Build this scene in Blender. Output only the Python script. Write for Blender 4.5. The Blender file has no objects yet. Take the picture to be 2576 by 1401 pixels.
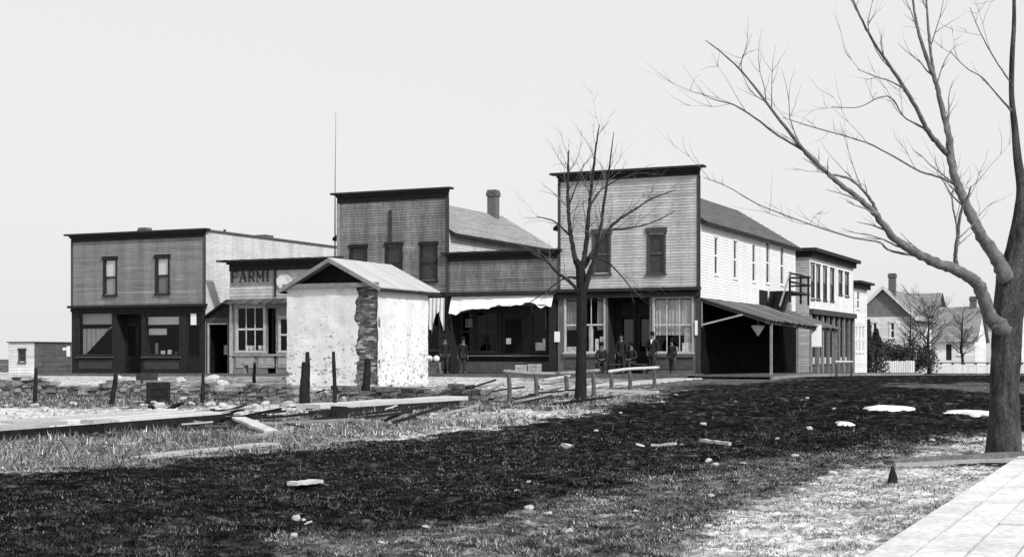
import bpy, bmesh, math, random
import numpy as np
from mathutils import Vector, Matrix
random.seed(7); np.random.seed(7)
R = math.radians
sc = bpy.context.scene
COL = sc.collection

# ------------------------------------------------------------------ camera, sky, sun, exposure
F = 3598.0; CX = 1288.0; HZ = 892.0; EYE = 1.55          # focal length and horizon in units of a 2576 px wide picture
cam = bpy.data.cameras.new('camera'); camo = bpy.data.objects.new('camera', cam); COL.objects.link(camo)
camo.location = (0, 0, EYE); camo.rotation_euler = (R(90), 0, 0)
cam.sensor_width = 36; cam.lens = 36*F/2576; cam.shift_y = (HZ-700.5)/2576
cam.clip_start = .1; cam.clip_end = 8000
sc.camera = camo

SUN_EL = 40.0
TH = R(24.8)
DF = Vector((math.cos(TH), -math.sin(TH), 0)); DS = Vector((math.sin(TH), math.cos(TH), 0))
sh = DF*math.cos(R(27)) - DS*math.sin(R(27))              # towards the sun, level
sv = Vector((sh.x*math.cos(R(SUN_EL)), sh.y*math.cos(R(SUN_EL)), math.sin(R(SUN_EL))))
w = bpy.data.worlds.new('World'); sc.world = w; w.use_nodes = True
nt = w.node_tree; bg = nt.nodes['Background']
sky = nt.nodes.new('ShaderNodeTexSky'); sky.sky_type = 'NISHITA'; sky.sun_disc = False
sky.sun_elevation = R(SUN_EL); sky.sun_rotation = math.atan2(sv.x, sv.y)
sky.dust_density = 4.0; sky.air_density = 1.0
bw = nt.nodes.new('ShaderNodeRGBToBW'); nt.links.new(sky.outputs[0], bw.inputs[0])   # black and white film
mx = nt.nodes.new('ShaderNodeMix'); mx.data_type = 'FLOAT'
mx.inputs[0].default_value = .85; mx.inputs[3].default_value = 7.0
nt.links.new(bw.outputs[0], mx.inputs[2]); nt.links.new(mx.outputs[0], bg.inputs[0])  # hazy white overcast veil
bg.inputs[1].default_value = .132
sl = bpy.data.lights.new('sun', 'SUN'); sl.energy = 3.9; sl.angle = R(4); sl.color = (1, .995, .985)
so = bpy.data.objects.new('sun', sl); COL.objects.link(so)
so.rotation_euler = sv.to_track_quat('Z', 'Y').to_euler(); so.location = (20, -20, 40)
sc.view_settings.view_transform = 'Standard'; sc.view_settings.look = 'None'
sc.view_settings.exposure = 0.0; sc.view_settings.gamma = 1
sc.render.filter_size = 1.8
sc.cycles.max_bounces = 6; sc.cycles.transparent_max_bounces = 12

# ------------------------------------------------------------------ helpers
GY = [(-60, 0), (22, 0), (30, .05), (40, .2), (50, .4), (58, .52), (65, .55), (75, .45), (90, .25), (120, 0), (160, -.35), (250, -1.2), (600, -3), (4000, -12)]
GX_, GZ_ = [a for a, b in GY], [b for a, b in GY]
def gz(Y): return float(np.interp(Y, GX_, GZ_))
def at(u, v, Y): return Vector(((u-CX)/F*Y, Y, EYE-(v-HZ)/F*Y))
def gp(u, v):
    lo, hi = 4.0, 110.0
    for _ in range(50):
        m = (lo+hi)/2
        if HZ+F*(EYE-gz(m))/m > v: lo = m
        else: hi = m
    return Vector(((u-CX)/F*lo, lo, gz(lo)))
def street(p): return p.dot(DF), p.dot(DS)                # street grid coordinates
P0 = Vector((8.13, 62, 0))
def fr(t, n, z=0): q = P0 + DF*t + DS*n; return Vector((q.x, q.y, z))

def hsh(i, j, seed):
    n = (i*374761393 + j*668265263 + seed*144665) & 0xffffffff
    n = ((n ^ (n >> 13))*1274126177) & 0xffffffff
    return ((n ^ (n >> 16)) & 0xffff)/65535.0
def vn(x, y, seed=0):
    x = np.asarray(x, float); y = np.asarray(y, float)
    i = np.floor(x).astype(np.int64); j = np.floor(y).astype(np.int64); fx = x-i; fy = y-j
    fx = fx*fx*(3-2*fx); fy = fy*fy*(3-2*fy)
    return (hsh(i, j, seed)*(1-fx)+hsh(i+1, j, seed)*fx)*(1-fy)+(hsh(i, j+1, seed)*(1-fx)+hsh(i+1, j+1, seed)*fx)*fy
def fbm(x, y, seed=0, o=4):
    s = 0; a = .5; t = 0
    for k in range(o):
        s = s+a*vn(x*2**k, y*2**k, seed+k*17); t += a; a *= .55
    return s/t

MATS = {}
def M(name, col, rough=.85, var=.25, scale=3.0, stretch=(1, 1, 1), bump=0.0, spec=.12, fine=0.0, streak=0.0):
    if name in MATS: return MATS[name]
    m = bpy.data.materials.new(name); m.use_nodes = True; n = m.node_tree.nodes; l = m.node_tree.links
    b = n['Principled BSDF']; b.inputs['Roughness'].default_value = rough
    b.inputs['Specular IOR Level'].default_value = spec
    tc = n.new('ShaderNodeTexCoord'); mp = n.new('ShaderNodeMapping'); mp.inputs['Scale'].default_value = stretch
    l.new(tc.outputs['Object'], mp.inputs[0])
    nz = n.new('ShaderNodeTexNoise'); nz.inputs['Scale'].default_value = scale; nz.inputs['Detail'].default_value = 6; nz.inputs['Roughness'].default_value = .65
    l.new(mp.outputs[0], nz.inputs['Vector'])
    mr = n.new('ShaderNodeMapRange'); mr.inputs[1].default_value = .28; mr.inputs[2].default_value = .72
    mr.inputs[3].default_value = col*(1-var); mr.inputs[4].default_value = min(.95, col*(1+var))
    l.new(nz.outputs[0], mr.inputs[0])
    at_ = n.new('ShaderNodeAttribute'); at_.attribute_name = 'tone'
    mu = n.new('ShaderNodeMath'); mu.operation = 'MULTIPLY'; l.new(mr.outputs[0], mu.inputs[0]); l.new(at_.outputs['Fac'], mu.inputs[1])
    out = mu
    if fine:
        n2 = n.new('ShaderNodeTexNoise'); n2.inputs['Scale'].default_value = scale*9; n2.inputs['Detail'].default_value = 3
        l.new(mp.outputs[0], n2.inputs['Vector'])
        m2 = n.new('ShaderNodeMapRange'); m2.inputs[1].default_value = .3; m2.inputs[2].default_value = .7
        m2.inputs[3].default_value = 1-fine; m2.inputs[4].default_value = 1+fine*.6; l.new(n2.outputs[0], m2.inputs[0])
        m3 = n.new('ShaderNodeMath'); m3.operation = 'MULTIPLY'; l.new(mu.outputs[0], m3.inputs[0]); l.new(m2.outputs[0], m3.inputs[1]); out = m3
    if streak:                                            # weather stains running down the boards
        ms = n.new('ShaderNodeMapping'); ms.inputs['Scale'].default_value = (1.5, 1.5, .16); l.new(tc.outputs['Object'], ms.inputs[0])
        n4 = n.new('ShaderNodeTexNoise'); n4.inputs['Scale'].default_value = 1.1; n4.inputs['Detail'].default_value = 5; n4.inputs['Roughness'].default_value = .6; l.new(ms.outputs[0], n4.inputs['Vector'])
        m4 = n.new('ShaderNodeMapRange'); m4.inputs[1].default_value = .3; m4.inputs[2].default_value = .7; m4.inputs[3].default_value = 1-streak; m4.inputs[4].default_value = 1+streak*.6; l.new(n4.outputs[0], m4.inputs[0])
        m5 = n.new('ShaderNodeMath'); m5.operation = 'MULTIPLY'; l.new(out.outputs[0], m5.inputs[0]); l.new(m4.outputs[0], m5.inputs[1]); out = m5
    l.new(out.outputs[0], b.inputs['Base Color'])
    if bump:
        bp = n.new('ShaderNodeBump'); bp.inputs['Strength'].default_value = bump; bp.inputs['Distance'].default_value = .03
        l.new(nz.outputs[0], bp.inputs['Height']); l.new(bp.outputs[0], b.inputs['Normal'])
    MATS[name] = m; return m
def glassmat():
    m = bpy.data.materials.new('window_glass'); m.use_nodes = True; n = m.node_tree.nodes; l = m.node_tree.links
    n.remove(n['Principled BSDF']); o = n['Material Output']
    t = n.new('ShaderNodeBsdfTransparent'); t.inputs[0].default_value = (.95, .95, .95, 1)
    g = n.new('ShaderNodeBsdfGlossy'); g.inputs['Roughness'].default_value = .08; g.inputs[0].default_value = (.9, .9, .9, 1)
    nz = n.new('ShaderNodeTexNoise'); nz.inputs['Scale'].default_value = 1.2
    bp = n.new('ShaderNodeBump'); bp.inputs['Strength'].default_value = .015; bp.inputs['Distance'].default_value = .2; l.new(nz.outputs[0], bp.inputs['Height']); l.new(bp.outputs[0], g.inputs['Normal'])
    f = n.new('ShaderNodeFresnel'); f.inputs[0].default_value = 1.5
    mu = n.new('ShaderNodeMath'); mu.operation = 'MULTIPLY_ADD'; mu.inputs[1].default_value = .45; mu.inputs[2].default_value = .0; l.new(f.outputs[0], mu.inputs[0])
    x = n.new('ShaderNodeMixShader'); l.new(mu.outputs[0], x.inputs[0]); l.new(t.outputs[0], x.inputs[1]); l.new(g.outputs[0], x.inputs[2])
    l.new(x.outputs[0], o.inputs[0]); return m
GLASS = glassmat()

class MB:
    def __init__(s, T=None): s.V = []; s.Fc = []; s.tn = []; s.T = T
    def add(s, pts, faces, tone=1.0):
        o = len(s.V)
        for p in pts: s.V.append(tuple(s.T(*p)) if s.T else tuple(p))
        for f in faces: s.Fc.append([i+o for i in f]); s.tn.append(tone)
    def quad(s, pts, tone=1.0): s.add(pts, [list(range(len(pts)))], tone)
    def box(s, x0, x1, y0, y1, z0, z1, tone=1.0):
        s.add([(x0, y0, z0), (x1, y0, z0), (x1, y1, z0), (x0, y1, z0), (x0, y0, z1), (x1, y0, z1), (x1, y1, z1), (x0, y1, z1)],
              [(0, 3, 2, 1), (4, 5, 6, 7), (0, 1, 5, 4), (1, 2, 6, 5), (2, 3, 7, 6), (3, 0, 4, 7)], tone); return s
    def prism(s, poly, y0, y1, tone=1.0):                 # polygon in x,z extruded along y
        n = len(poly)
        s.add([(x, y0, z) for x, z in poly]+[(x, y1, z) for x, z in poly],
              [list(range(n)), list(range(2*n-1, n-1, -1))]+[(i, (i+1) % n, n+(i+1) % n, n+i) for i in range(n)], tone); return s
    def beam(s, p, q, w_, h_, tone=1.0):                  # rectangular bar from p to q
        p = Vector(p); q = Vector(q); d = (q-p).normalized()
        up = Vector((0, 0, 1)) if abs(d.z) < .95 else Vector((0, 1, 0))
        a = d.cross(up).normalized()*w_/2; b = a.cross(d).normalized()*h_/2
        s.add([p-a-b, p+a-b, p+a+b, p-a+b, q-a-b, q+a-b, q+a+b, q-a+b],
              [(0, 1, 2, 3), (7, 6, 5, 4), (0, 4, 5, 1), (1, 5, 6, 2), (2, 6, 7, 3), (3, 7, 4, 0)], tone); return s
    def tube(s, pts, rad, n=6, tone=1.0, wob=0.0):
        pts = [Vector(p) for p in pts]; rings = []; o = len(s.V); prev = None
        for i, p in enumerate(pts):
            d = (pts[min(i+1, len(pts)-1)]-pts[max(i-1, 0)])
            if d.length < 1e-9: d = Vector((0, 0, 1))
            d.normalize()
            if prev is None:
                a = d.cross(Vector((.3, 1, .1))); a.normalize()
            else:
                a = prev-d*prev.dot(d); a.normalize()
            prev = a; b = d.cross(a)
            for k in range(n):
                t = 2*math.pi*k/n; r = rad[i]*(1+(random.uniform(-wob, wob) if wob else 0))
                q = p+(a*math.cos(t)+b*math.sin(t))*r
                s.V.append(tuple(s.T(*q)) if s.T else tuple(q))
        for i in range(len(pts)-1):
            for k in range(n):
                k2 = (k+1) % n
                s.Fc.append([o+i*n+k, o+i*n+k2, o+(i+1)*n+k2, o+(i+1)*n+k]); s.tn.append(tone)
        s.Fc.append([o+k for k in range(n)][::-1]); s.tn.append(tone)
        e = o+(len(pts)-1)*n; s.Fc.append([e+k for k in range(n)]); s.tn.append(tone); return s
    def build(s, name, mat, parent=None, smooth=False):
        me = bpy.data.meshes.new(name); me.from_pydata(s.V, [], s.Fc)
        a = me.attributes.new('tone', 'FLOAT', 'FACE'); a.data.foreach_set('value', s.tn)
        me.materials.append(mat)
        if smooth: me.polygons.foreach_set('use_smooth', [True]*len(me.polygons))
        me.update()
        o = bpy.data.objects.new(name, me); COL.objects.link(o)
        if parent: o.parent = parent
        return o
def tag(o, label=None, cat=None, group=None, kind=None):
    if label: o['label'] = label
    if cat: o['category'] = cat
    if group: o['group'] = group
    if kind: o['kind'] = kind
    return o
def thing(name, label, cat, loc, rz=0, group=None):
    o = bpy.data.objects.new(name, None); COL.objects.link(o); o.location = loc; o.rotation_euler = (0, 0, rz); o.empty_display_size = .2
    return tag(o, label, cat, group)
def copy_tree(o, parent=None):
    c = o.copy(); COL.objects.link(c)
    if parent: c.parent = parent
    for ch in list(o.children): copy_tree(ch, c)
    return c
def recenter(o):                                          # put a one-mesh thing's origin at its base
    vs = o.data.vertices; n = len(vs)
    c = Vector((sum(v.co.x for v in vs)/n, sum(v.co.y for v in vs)/n, min(v.co.z for v in vs)))
    o.data.transform(Matrix.Translation(-c)); o.location = c; return o

# materials (grey base colours)
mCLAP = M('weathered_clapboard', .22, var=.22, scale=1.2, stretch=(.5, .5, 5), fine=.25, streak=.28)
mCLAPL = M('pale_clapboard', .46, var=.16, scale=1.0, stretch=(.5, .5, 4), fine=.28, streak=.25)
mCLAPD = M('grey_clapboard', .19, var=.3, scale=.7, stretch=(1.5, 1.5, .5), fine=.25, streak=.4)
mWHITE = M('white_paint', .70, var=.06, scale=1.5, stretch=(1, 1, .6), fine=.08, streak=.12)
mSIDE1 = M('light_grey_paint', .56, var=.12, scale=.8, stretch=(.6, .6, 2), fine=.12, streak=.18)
mDARK = M('dark_trim_paint', .026, var=.3, scale=4, fine=.3)
mTRIM = M('grey_trim_paint', .07, var=.3, scale=5, fine=.3)
mPALE = M('pale_trim_paint', .4, var=.25, scale=4, fine=.2)
mBLIND = M('window_blind', .72, var=.06, scale=2)
mSHIN = M('weathered_shingle', .30, var=.25, scale=3, stretch=(1, 1, 1), fine=.35, bump=.4)
mSHIND = M('dark_shingle', .12, var=.3, scale=3, fine=.3, bump=.4)
mSHADE = M('shade_black', .010, var=.4, scale=2, spec=0)  # near-black: the darkness of unlit places is put into this colour
mBRICK = M('chimney_brick', .13, var=.35, scale=9, fine=.3, bump=.3)
mPAPER = M('paper', .8, var=.05, scale=4)
mCLOTH = M('awning_canvas', .76, var=.15, scale=2, bump=.2, fine=.1)
mOLDW = M('old_grey_wood', .26, var=.35, scale=3, stretch=(1, 1, 1), fine=.4, bump=.3)
mCHAR = M('charred_wood', .02, var=.5, scale=6, fine=.4, bump=.4, spec=.1)
mPLANK = M('sidewalk_plank', .50, var=.14, scale=2.5, fine=.18, bump=.15)
mDKPL = M('dark_plank', .07, var=.4, scale=4, fine=.3, bump=.3)
mSTONE = M('field_stone', .42, var=.4, scale=2.2, fine=.3, bump=.6)
mSTONEP = M('pale_stone', .46, var=.35, scale=5, fine=.25, bump=.5)
mBARK = M('tree_bark', .055, var=.8, scale=7, stretch=(1, 1, .3), fine=.6, bump=1.5); mLIMB_LIT = M('limb_bark_lit', .14, var=.5, scale=7, fine=.5, bump=1.0)  # limbs paler than the trunk: brightness of the lit crown in the colour
mBARKD = M('young_bark', .018, var=.5, scale=9, stretch=(1, 1, .3), fine=.4, bump=.6)
mTWIG = M('twig_bark', .11, var=.3, scale=5)
mIRON = M('iron', .04, rough=.5, var=.3, scale=8)
mGOOD = M('shop_goods', .35, var=.4, scale=6)

# ------------------------------------------------------------------ the ground, its zones of mud, dry grass and pale earth
ZON = [  # (kind, albedo, outline on the ground)
 ('lot', .20, [(-400, 1100), (-400, 945), (1500, 945), (1680, 985), (1500, 1030), (700, 1090)]),
 ('pale', .46, [(-200, 936), (180, 936), (260, 946), (420, 950), (230, 972), (-200, 968)]),
 ('pale', .50, [(560, 968), (740, 955), (1075, 948), (1280, 946), (1330, 958), (1240, 968), (1075, 972), (880, 984), (720, 978)]),
 ('pale', .36, [(1200, 966), (1420, 956), (1440, 985), (1260, 1000)]),
 ('pale', .62, [(-300, 1026), (150, 1030), (400, 1026), (760, 1016), (780, 1034), (560, 1054), (300, 1072), (-300, 1110)]),
 ('dry', .27, [(-300, 1112), (340, 1085), (700, 1072), (1000, 1056), (1400, 1028), (1510, 1018), (1500, 1034), (1350, 1064), (1000, 1108), (700, 1134), (350, 1166), (-300, 1215)]),
 ('pale', .42, [(1120, 1040), (1300, 1034), (1490, 1030), (1440, 1046), (1250, 1054), (1120, 1056)]),
 ('pale', .40, [(820, 1110), (1000, 1092), (1160, 1080), (1130, 1094), (900, 1118), (820, 1122)]),
 ('mud', .013, [(-400, 1222), (350, 1170), (700, 1138), (1000, 1110), (1350, 1066), (1500, 1034), (1600, 1006), (1660, 990), (1770, 963), (1900, 947), (2000, 944), (2900, 944), (2900, 1062), (2480, 1092), (2200, 1118), (1900, 1148), (1700, 1186), (1300, 1262), (1230, 1310), (960, 1330), (760, 1345), (560, 1420), (300, 1800), (-600, 1800)]),
 ('mud', .03, [(-300, 1092), (300, 1074), (560, 1056), (700, 1056), (560, 1074), (300, 1094), (-300, 1118)]),  # dark strip painted on the ground, standing in for the walkway's shadow
 ('streak', .10, [(1640, 972), (1760, 958), (1900, 952), (2060, 953), (1900, 962), (1760, 968)]),
 ('streak', .085, [(2150, 968), (2480, 962), (2800, 960), (2800, 992), (2480, 988), (2350, 976)]),
 ('pale', .46, [(2260, 1150), (2340, 1126), (2420, 1106), (2490, 1098), (2700, 1080), (2700, 1150), (2480, 1152)]),
 ('dirt', .46, [(2205, 1166), (2270, 1152), (2700, 1158), (2700, 1170), (2576, 1172), (2200, 1420), (2000, 1700), (900, 1700), (1660, 1420), (1780, 1338), (1850, 1292), (2000, 1225), (2120, 1182)]),
]
def pip(u, v, poly):
    r = np.zeros(u.shape, bool); n = len(poly)
    for i in range(n):
        x1, y1 = poly[i]; x2, y2 = poly[(i+1) % n]
        if y1 == y2: continue
        c = ((y1 > v) != (y2 > v)) & (u < (x2-x1)*(v-y1)/(y2-y1)+x1); r ^= c
    return r
def zones(X, Y):
    acc = 0; zi = None
    for k in range(5):
        fx = np.clip(Y/20, .5, 2); j = 100*k
        Xj = X+(fbm(X*.9, Y*.9, 3)-.5)*1.3*fx+(vn(X*4, Y*4, 5+j)-.5)*.6*fx
        Yj = Y+(fbm(X*.8, Y*.8, 9)-.5)*2.2*fx+(fbm(X*3, Y*3, 13)-.5)*1.2*fx+(vn(X*7, Y*7, 15+j)-.5)*.9*fx
        Yj = np.maximum(Yj, 2)
        z = np.interp(Yj, GX_, GZ_); u = CX+F*Xj/Yj; v = HZ+F*(EYE-z)/Yj
        alb = np.full(X.shape, .10); zk = np.full(X.shape, -1)
        for i, (kd, a, poly) in enumerate(ZON):
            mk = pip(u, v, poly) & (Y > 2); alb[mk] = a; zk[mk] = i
        acc = acc+np.log(alb); zi = zk if zi is None else zi
    return np.exp(acc/5), zi
RUTS = [(-3.4, 1.0), (-1.9, .8), (.4, 1.0), (1.95, .9), (4.3, .7), (5.9, .6)]
def ruts(X, Y):                                           # wagon wheel tracks along the mud street
    A = X*DF.x+Y*DF.y; N = X*DS.x+Y*DS.y; r = 0
    for i, (c, d) in enumerate(RUTS): r = r+d*np.exp(-((A-SA0-c-(vn(N*.12, np.full(np.shape(N), i*3.3), 81)-.5)*1.6)/.13)**2)*np.clip(vn(N*.35, np.full(np.shape(N), i*7.7), 83)*1.6-.2, 0, 1)
    return r
SA0 = Vector((-2.6, 24.0, 0)).dot(DF)+2.2
def ground_bump(X, Y):
    f = np.clip((70-Y)/40, 0, 1)
    return f*((fbm(X*1.1, Y*1.1, 31)-.5)*.08+(fbm(X*7, Y*7, 37, 3)-.5)*.07+(vn(X*22, Y*22, 39)-.5)*.028-.05*ruts(X, Y))
ys = [-8.0]
while ys[-1] < 4000:
    y = ys[-1]
    ys.append(y+(.5 if y < 8 else .026+max(0, (y-9))*.0036 if y < 70 else (y-60)*.06))
ys = np.array(ys); nx = 820
cs = np.linspace(-1, 1, nx)
XX = np.outer(np.where(ys < 8, 12, np.where(ys < 100, 8+ys*.42, ys*.9)), cs); YY = np.repeat(ys[:, None], nx, 1)
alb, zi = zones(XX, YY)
ZZ = np.interp(YY, GX_, GZ_)+ground_bump(XX, YY)
rough_k = np.array([1.0]+[{'mud': 1.35, 'dirt': .7, 'pale': .9, 'dry': 1.0, 'lot': 1.2, 'streak': .6}[k[0]] for k in ZON])[zi+1]
mott = fbm(XX*.7, YY*.7, 51); mot2 = fbm(XX*3.2, YY*3.2, 57)
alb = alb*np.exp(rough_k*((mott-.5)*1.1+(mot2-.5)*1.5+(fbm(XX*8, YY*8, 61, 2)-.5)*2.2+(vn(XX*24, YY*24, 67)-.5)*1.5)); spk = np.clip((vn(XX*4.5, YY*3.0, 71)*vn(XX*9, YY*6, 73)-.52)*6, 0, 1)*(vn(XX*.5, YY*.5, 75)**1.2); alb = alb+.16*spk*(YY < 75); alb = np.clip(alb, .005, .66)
nr = len(ys)
co = np.stack([XX, YY, ZZ], -1).reshape(-1, 3)
idx = np.arange(nr*nx).reshape(nr, nx)
quads = np.stack([idx[:-1, :-1], idx[:-1, 1:], idx[1:, 1:], idx[1:, :-1]], -1).reshape(-1, 4)
me = bpy.data.meshes.new('ground'); me.vertices.add(len(co)); me.vertices.foreach_set('co', co.ravel())
me.loops.add(quads.size); me.loops.foreach_set('vertex_index', quads.ravel().astype(np.int32))
me.polygons.add(len(quads)); me.polygons.foreach_set('loop_start', (np.arange(len(quads))*4).astype(np.int32))
me.update(calc_edges=True); me.polygons.foreach_set('use_smooth', np.ones(len(quads), bool))
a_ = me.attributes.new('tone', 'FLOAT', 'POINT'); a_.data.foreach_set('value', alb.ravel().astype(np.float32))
mGROUND = M('earth_and_mud', 1.0, rough=.95, var=.0, scale=14, bump=.6, spec=.0, fine=.5)
MATS['earth_and_mud'].node_tree.nodes['Map Range'].inputs[3].default_value = .62
MATS['earth_and_mud'].node_tree.nodes['Map Range'].inputs[4].default_value = 1.3
me.materials.append(mGROUND)
go = bpy.data.objects.new('ground', me); COL.objects.link(go); go['kind'] = 'structure'
def gh(x, y): return gz(y)+float(ground_bump(np.array([x]), np.array([y]))[0])

# grass: short tufts over the ground, in two stuff objects
def grass(name, n, ysamp, lenr, dens, toner, seed, lr_=(.2, 1.5)):
    rng = np.random.default_rng(seed)
    Y = ysamp(rng, n); X = (rng.random(n)*2-1)*(.5+.40*Y)
    al, z = zones(X, Y)
    kd = np.array([ZON[i][0] if i >= 0 else 'field' for i in range(-1, len(ZON))])[z+1]
    d = np.zeros(n)
    for k, v in dens.items(): d[kd == k] = v
    clump = np.clip((fbm(X*3.5, Y*3.5, seed+5)-.30)*3.0, 0.25, 1)
    a, _ = street(Vector((2.81, 10.96, 0)))               # keep off the plank sidewalk
    sa = X*DF.x+Y*DF.y
    keep = (rng.random(n) < d*clump) & (sa < a-.02)
    X, Y, kd, al = X[keep], Y[keep], kd[keep], al[keep]; m = len(X)
    Z = np.interp(Y, GX_, GZ_)+ground_bump(X, Y)
    L = rng.uniform(lenr[0], lenr[1], m)*(.5+clump[keep]); az = rng.random(m)*2*np.pi; lean = rng.uniform(lr_[0], lr_[1], m)
    wd = rng.uniform(.004, .010, m)*np.clip(Y/14, .8, 3)
    dx, dy = np.cos(az), np.sin(az)
    base = np.stack([X, Y, Z-.01], -1); side = np.stack([-dy*wd, dx*wd, np.zeros(m)], -1)
    tip = base+np.stack([dx*np.sin(lean)*L, dy*np.sin(lean)*L, np.cos(lean)*L+.005], -1)
    co = np.stack([base-side, base+side, tip], 1).reshape(-1, 3)
    tn = np.zeros(m)
    for k, (lo, hi) in toner.items():
        s_ = kd == k; tn[s_] = lo+(hi-lo)*rng.random(s_.sum())**2.0*np.clip((fbm(X[s_]*6, Y[s_]*6, seed+9, 3)-.25)*2.4, .06, 1.4)*(.45+1.1*vn(X[s_]*1.1, Y[s_]*1.1, seed+19))
    me = bpy.data.meshes.new(name); me.vertices.add(3*m); me.vertices.foreach_set('co', co.ravel())
    me.loops.add(3*m); me.loops.foreach_set('vertex_index', np.arange(3*m, dtype=np.int32))
    me.polygons.add(m); me.polygons.foreach_set('loop_start', (np.arange(m)*3).astype(np.int32)); me.update(calc_edges=True)
    at_ = me.attributes.new('tone', 'FLOAT', 'FACE'); at_.data.foreach_set('value', tn.astype(np.float32))
    me.materials.append(M('grass_blade', 1.0, rough=.9, var=.0, scale=1, spec=.05))
    o = bpy.data.objects.new(name, me); COL.objects.link(o)
    return o
tag(grass('grass', 1500000, lambda r, n: 10+18*r.random(n)**1.3, (.015, .05), {'mud': .55, 'field': 1, 'dirt': .3, 'dry': 1, 'pale': .2},
      {'mud': (.008, .19), 'field': (.03, .5), 'dirt': (.10, .62), 'dry': (.10, .5), 'pale': (.2, .5)}, 3, (.7, 1.55)),
    'short rough winter grass growing across the muddy foreground', 'grass', kind='stuff')
tag(grass('dry_grass', 170000, lambda r, n: 19+25*r.random(n), (.05, .17), {'dry': 1, 'lot': .6, 'pale': .06, 'mud': .015},
      {'mud': (.03, .2), 'dry': (.10, .6), 'lot': (.06, .4), 'pale': (.2, .5)}, 8, (.4, 1.5)),
    'taller pale dead grass growing on the vacant lot', 'grass', kind='stuff')

# low white mounded patches lying on the mud street
mWPATCH = M('patch_white', .72, rough=.8, var=.08, scale=4, bump=.3)
def white_patch(u0, u1, v0, v1, seed):
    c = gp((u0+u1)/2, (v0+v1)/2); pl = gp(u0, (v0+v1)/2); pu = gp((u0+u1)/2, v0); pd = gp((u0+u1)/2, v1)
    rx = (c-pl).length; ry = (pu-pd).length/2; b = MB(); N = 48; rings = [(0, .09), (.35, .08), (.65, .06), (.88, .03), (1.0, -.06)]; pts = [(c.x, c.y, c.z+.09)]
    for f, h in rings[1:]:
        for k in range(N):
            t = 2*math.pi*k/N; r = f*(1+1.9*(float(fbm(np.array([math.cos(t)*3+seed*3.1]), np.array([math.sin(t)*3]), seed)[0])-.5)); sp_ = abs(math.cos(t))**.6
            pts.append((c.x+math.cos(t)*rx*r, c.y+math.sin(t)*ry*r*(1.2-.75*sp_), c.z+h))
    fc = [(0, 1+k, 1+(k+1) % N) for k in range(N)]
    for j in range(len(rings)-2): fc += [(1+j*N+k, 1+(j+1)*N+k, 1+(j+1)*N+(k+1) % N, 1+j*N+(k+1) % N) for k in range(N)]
    b.add(pts, fc); o = b.build('white_patch', mWPATCH, smooth=True); o['kind'] = 'structure'
for i, a in enumerate([(2176, 2300, 1021, 1035), (2392, 2500, 1033, 1048), (2104, 2148, 1066, 1075), (2290, 2420, 1024, 1027)][:3]): white_patch(*a, i+2)

# ------------------------------------------------------------------ sidewalks and boardwalks (all on the street grid)
def boards(name, mat, a0, a1, n0, n1, zf, th, bw_, lr=(3, 5.5), along='n', kind='structure', sag=.008, gap=.012, hole=0.0, tv=.15):
    b = MB()                                              # boards in street grid coordinates
    def W(a, n, z): q = DF*a+DS*n; return (q.x, q.y, z)
    s0, s1, l0, l1 = (a0, a1, n0, n1) if along == 'n' else (n0, n1, a0, a1)
    s = s0
    while s < s1-.02:
        e = min(s+bw_*random.uniform(.9, 1.1), s1); l = l0-random.uniform(0, 2) if lr[0] < 20 else l0
        while l < l1-.01:
            m = min(l+random.uniform(*lr), l1); l_ = max(l, l0)
            if random.random() >= hole:
                dz = random.uniform(-sag, sag); s_w = random.uniform(-.3, .3)*gap; t = random.uniform(1-tv, 1+tv*.8)
                A = (s+gap/2+s_w, e-gap/2+s_w, l_+gap/2, m-gap/2)
                x0, x1, y0, y1 = A if along == 'n' else (A[2], A[3], A[0], A[1])
                ps = [W(x, y, zf(x, y)+dz+o) for o in (-th, 0) for x, y in ((x0, y0), (x1, y0), (x1, y1), (x0, y1))]
                b.add(ps, [(0, 3, 2, 1), (4, 5, 6, 7), (0, 1, 5, 4), (1, 2, 6, 5), (2, 3, 7, 6), (3, 0, 4, 7)], t)
            l = m
        s = e
    o = b.build(name, mat); o['kind'] = kind; return o
sa, sn = street(Vector((2.81, 10.96, 0)))
boards('sidewalk', M('scrubbed_plank', .60, var=.2, scale=1.8, fine=.22, bump=.25), sa, sa+2.3, sn-9, sn+19, lambda a, n: .085, .09, .33, (4, 8), tv=.07, sag=.008, gap=.02)
# far sidewalk of the mud street: the surviving planks
la, ln = street(Vector((-8.98, 25.3, 0)))
def gz_an(a, n): q = DF*a+DS*n; return gz(q.y)
boards('walkway', mPLANK, la-1.9, la-.0, ln-10, ln+6.4, lambda a, n: gz_an(a, n)+.26, .07, .32, (1.6, 4), hole=.10, sag=.025, tv=.3)
boards('walkway', mCHAR, la-.06, la+.0, ln-10, ln+6.5, lambda a, n: gz_an(a, n)+.19, .26, .06, (4, 6), tv=.4)  # near-black face board; shade along the walk's edge put into its colour
pa, pn = street(P0)
boards('walkway', mPLANK, la-.2, la+1.0, pn-11.5, pn-2, lambda a, n: gz_an(a, n)+.05, .05, 1.2, (.24, .3), hole=.12)
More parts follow.
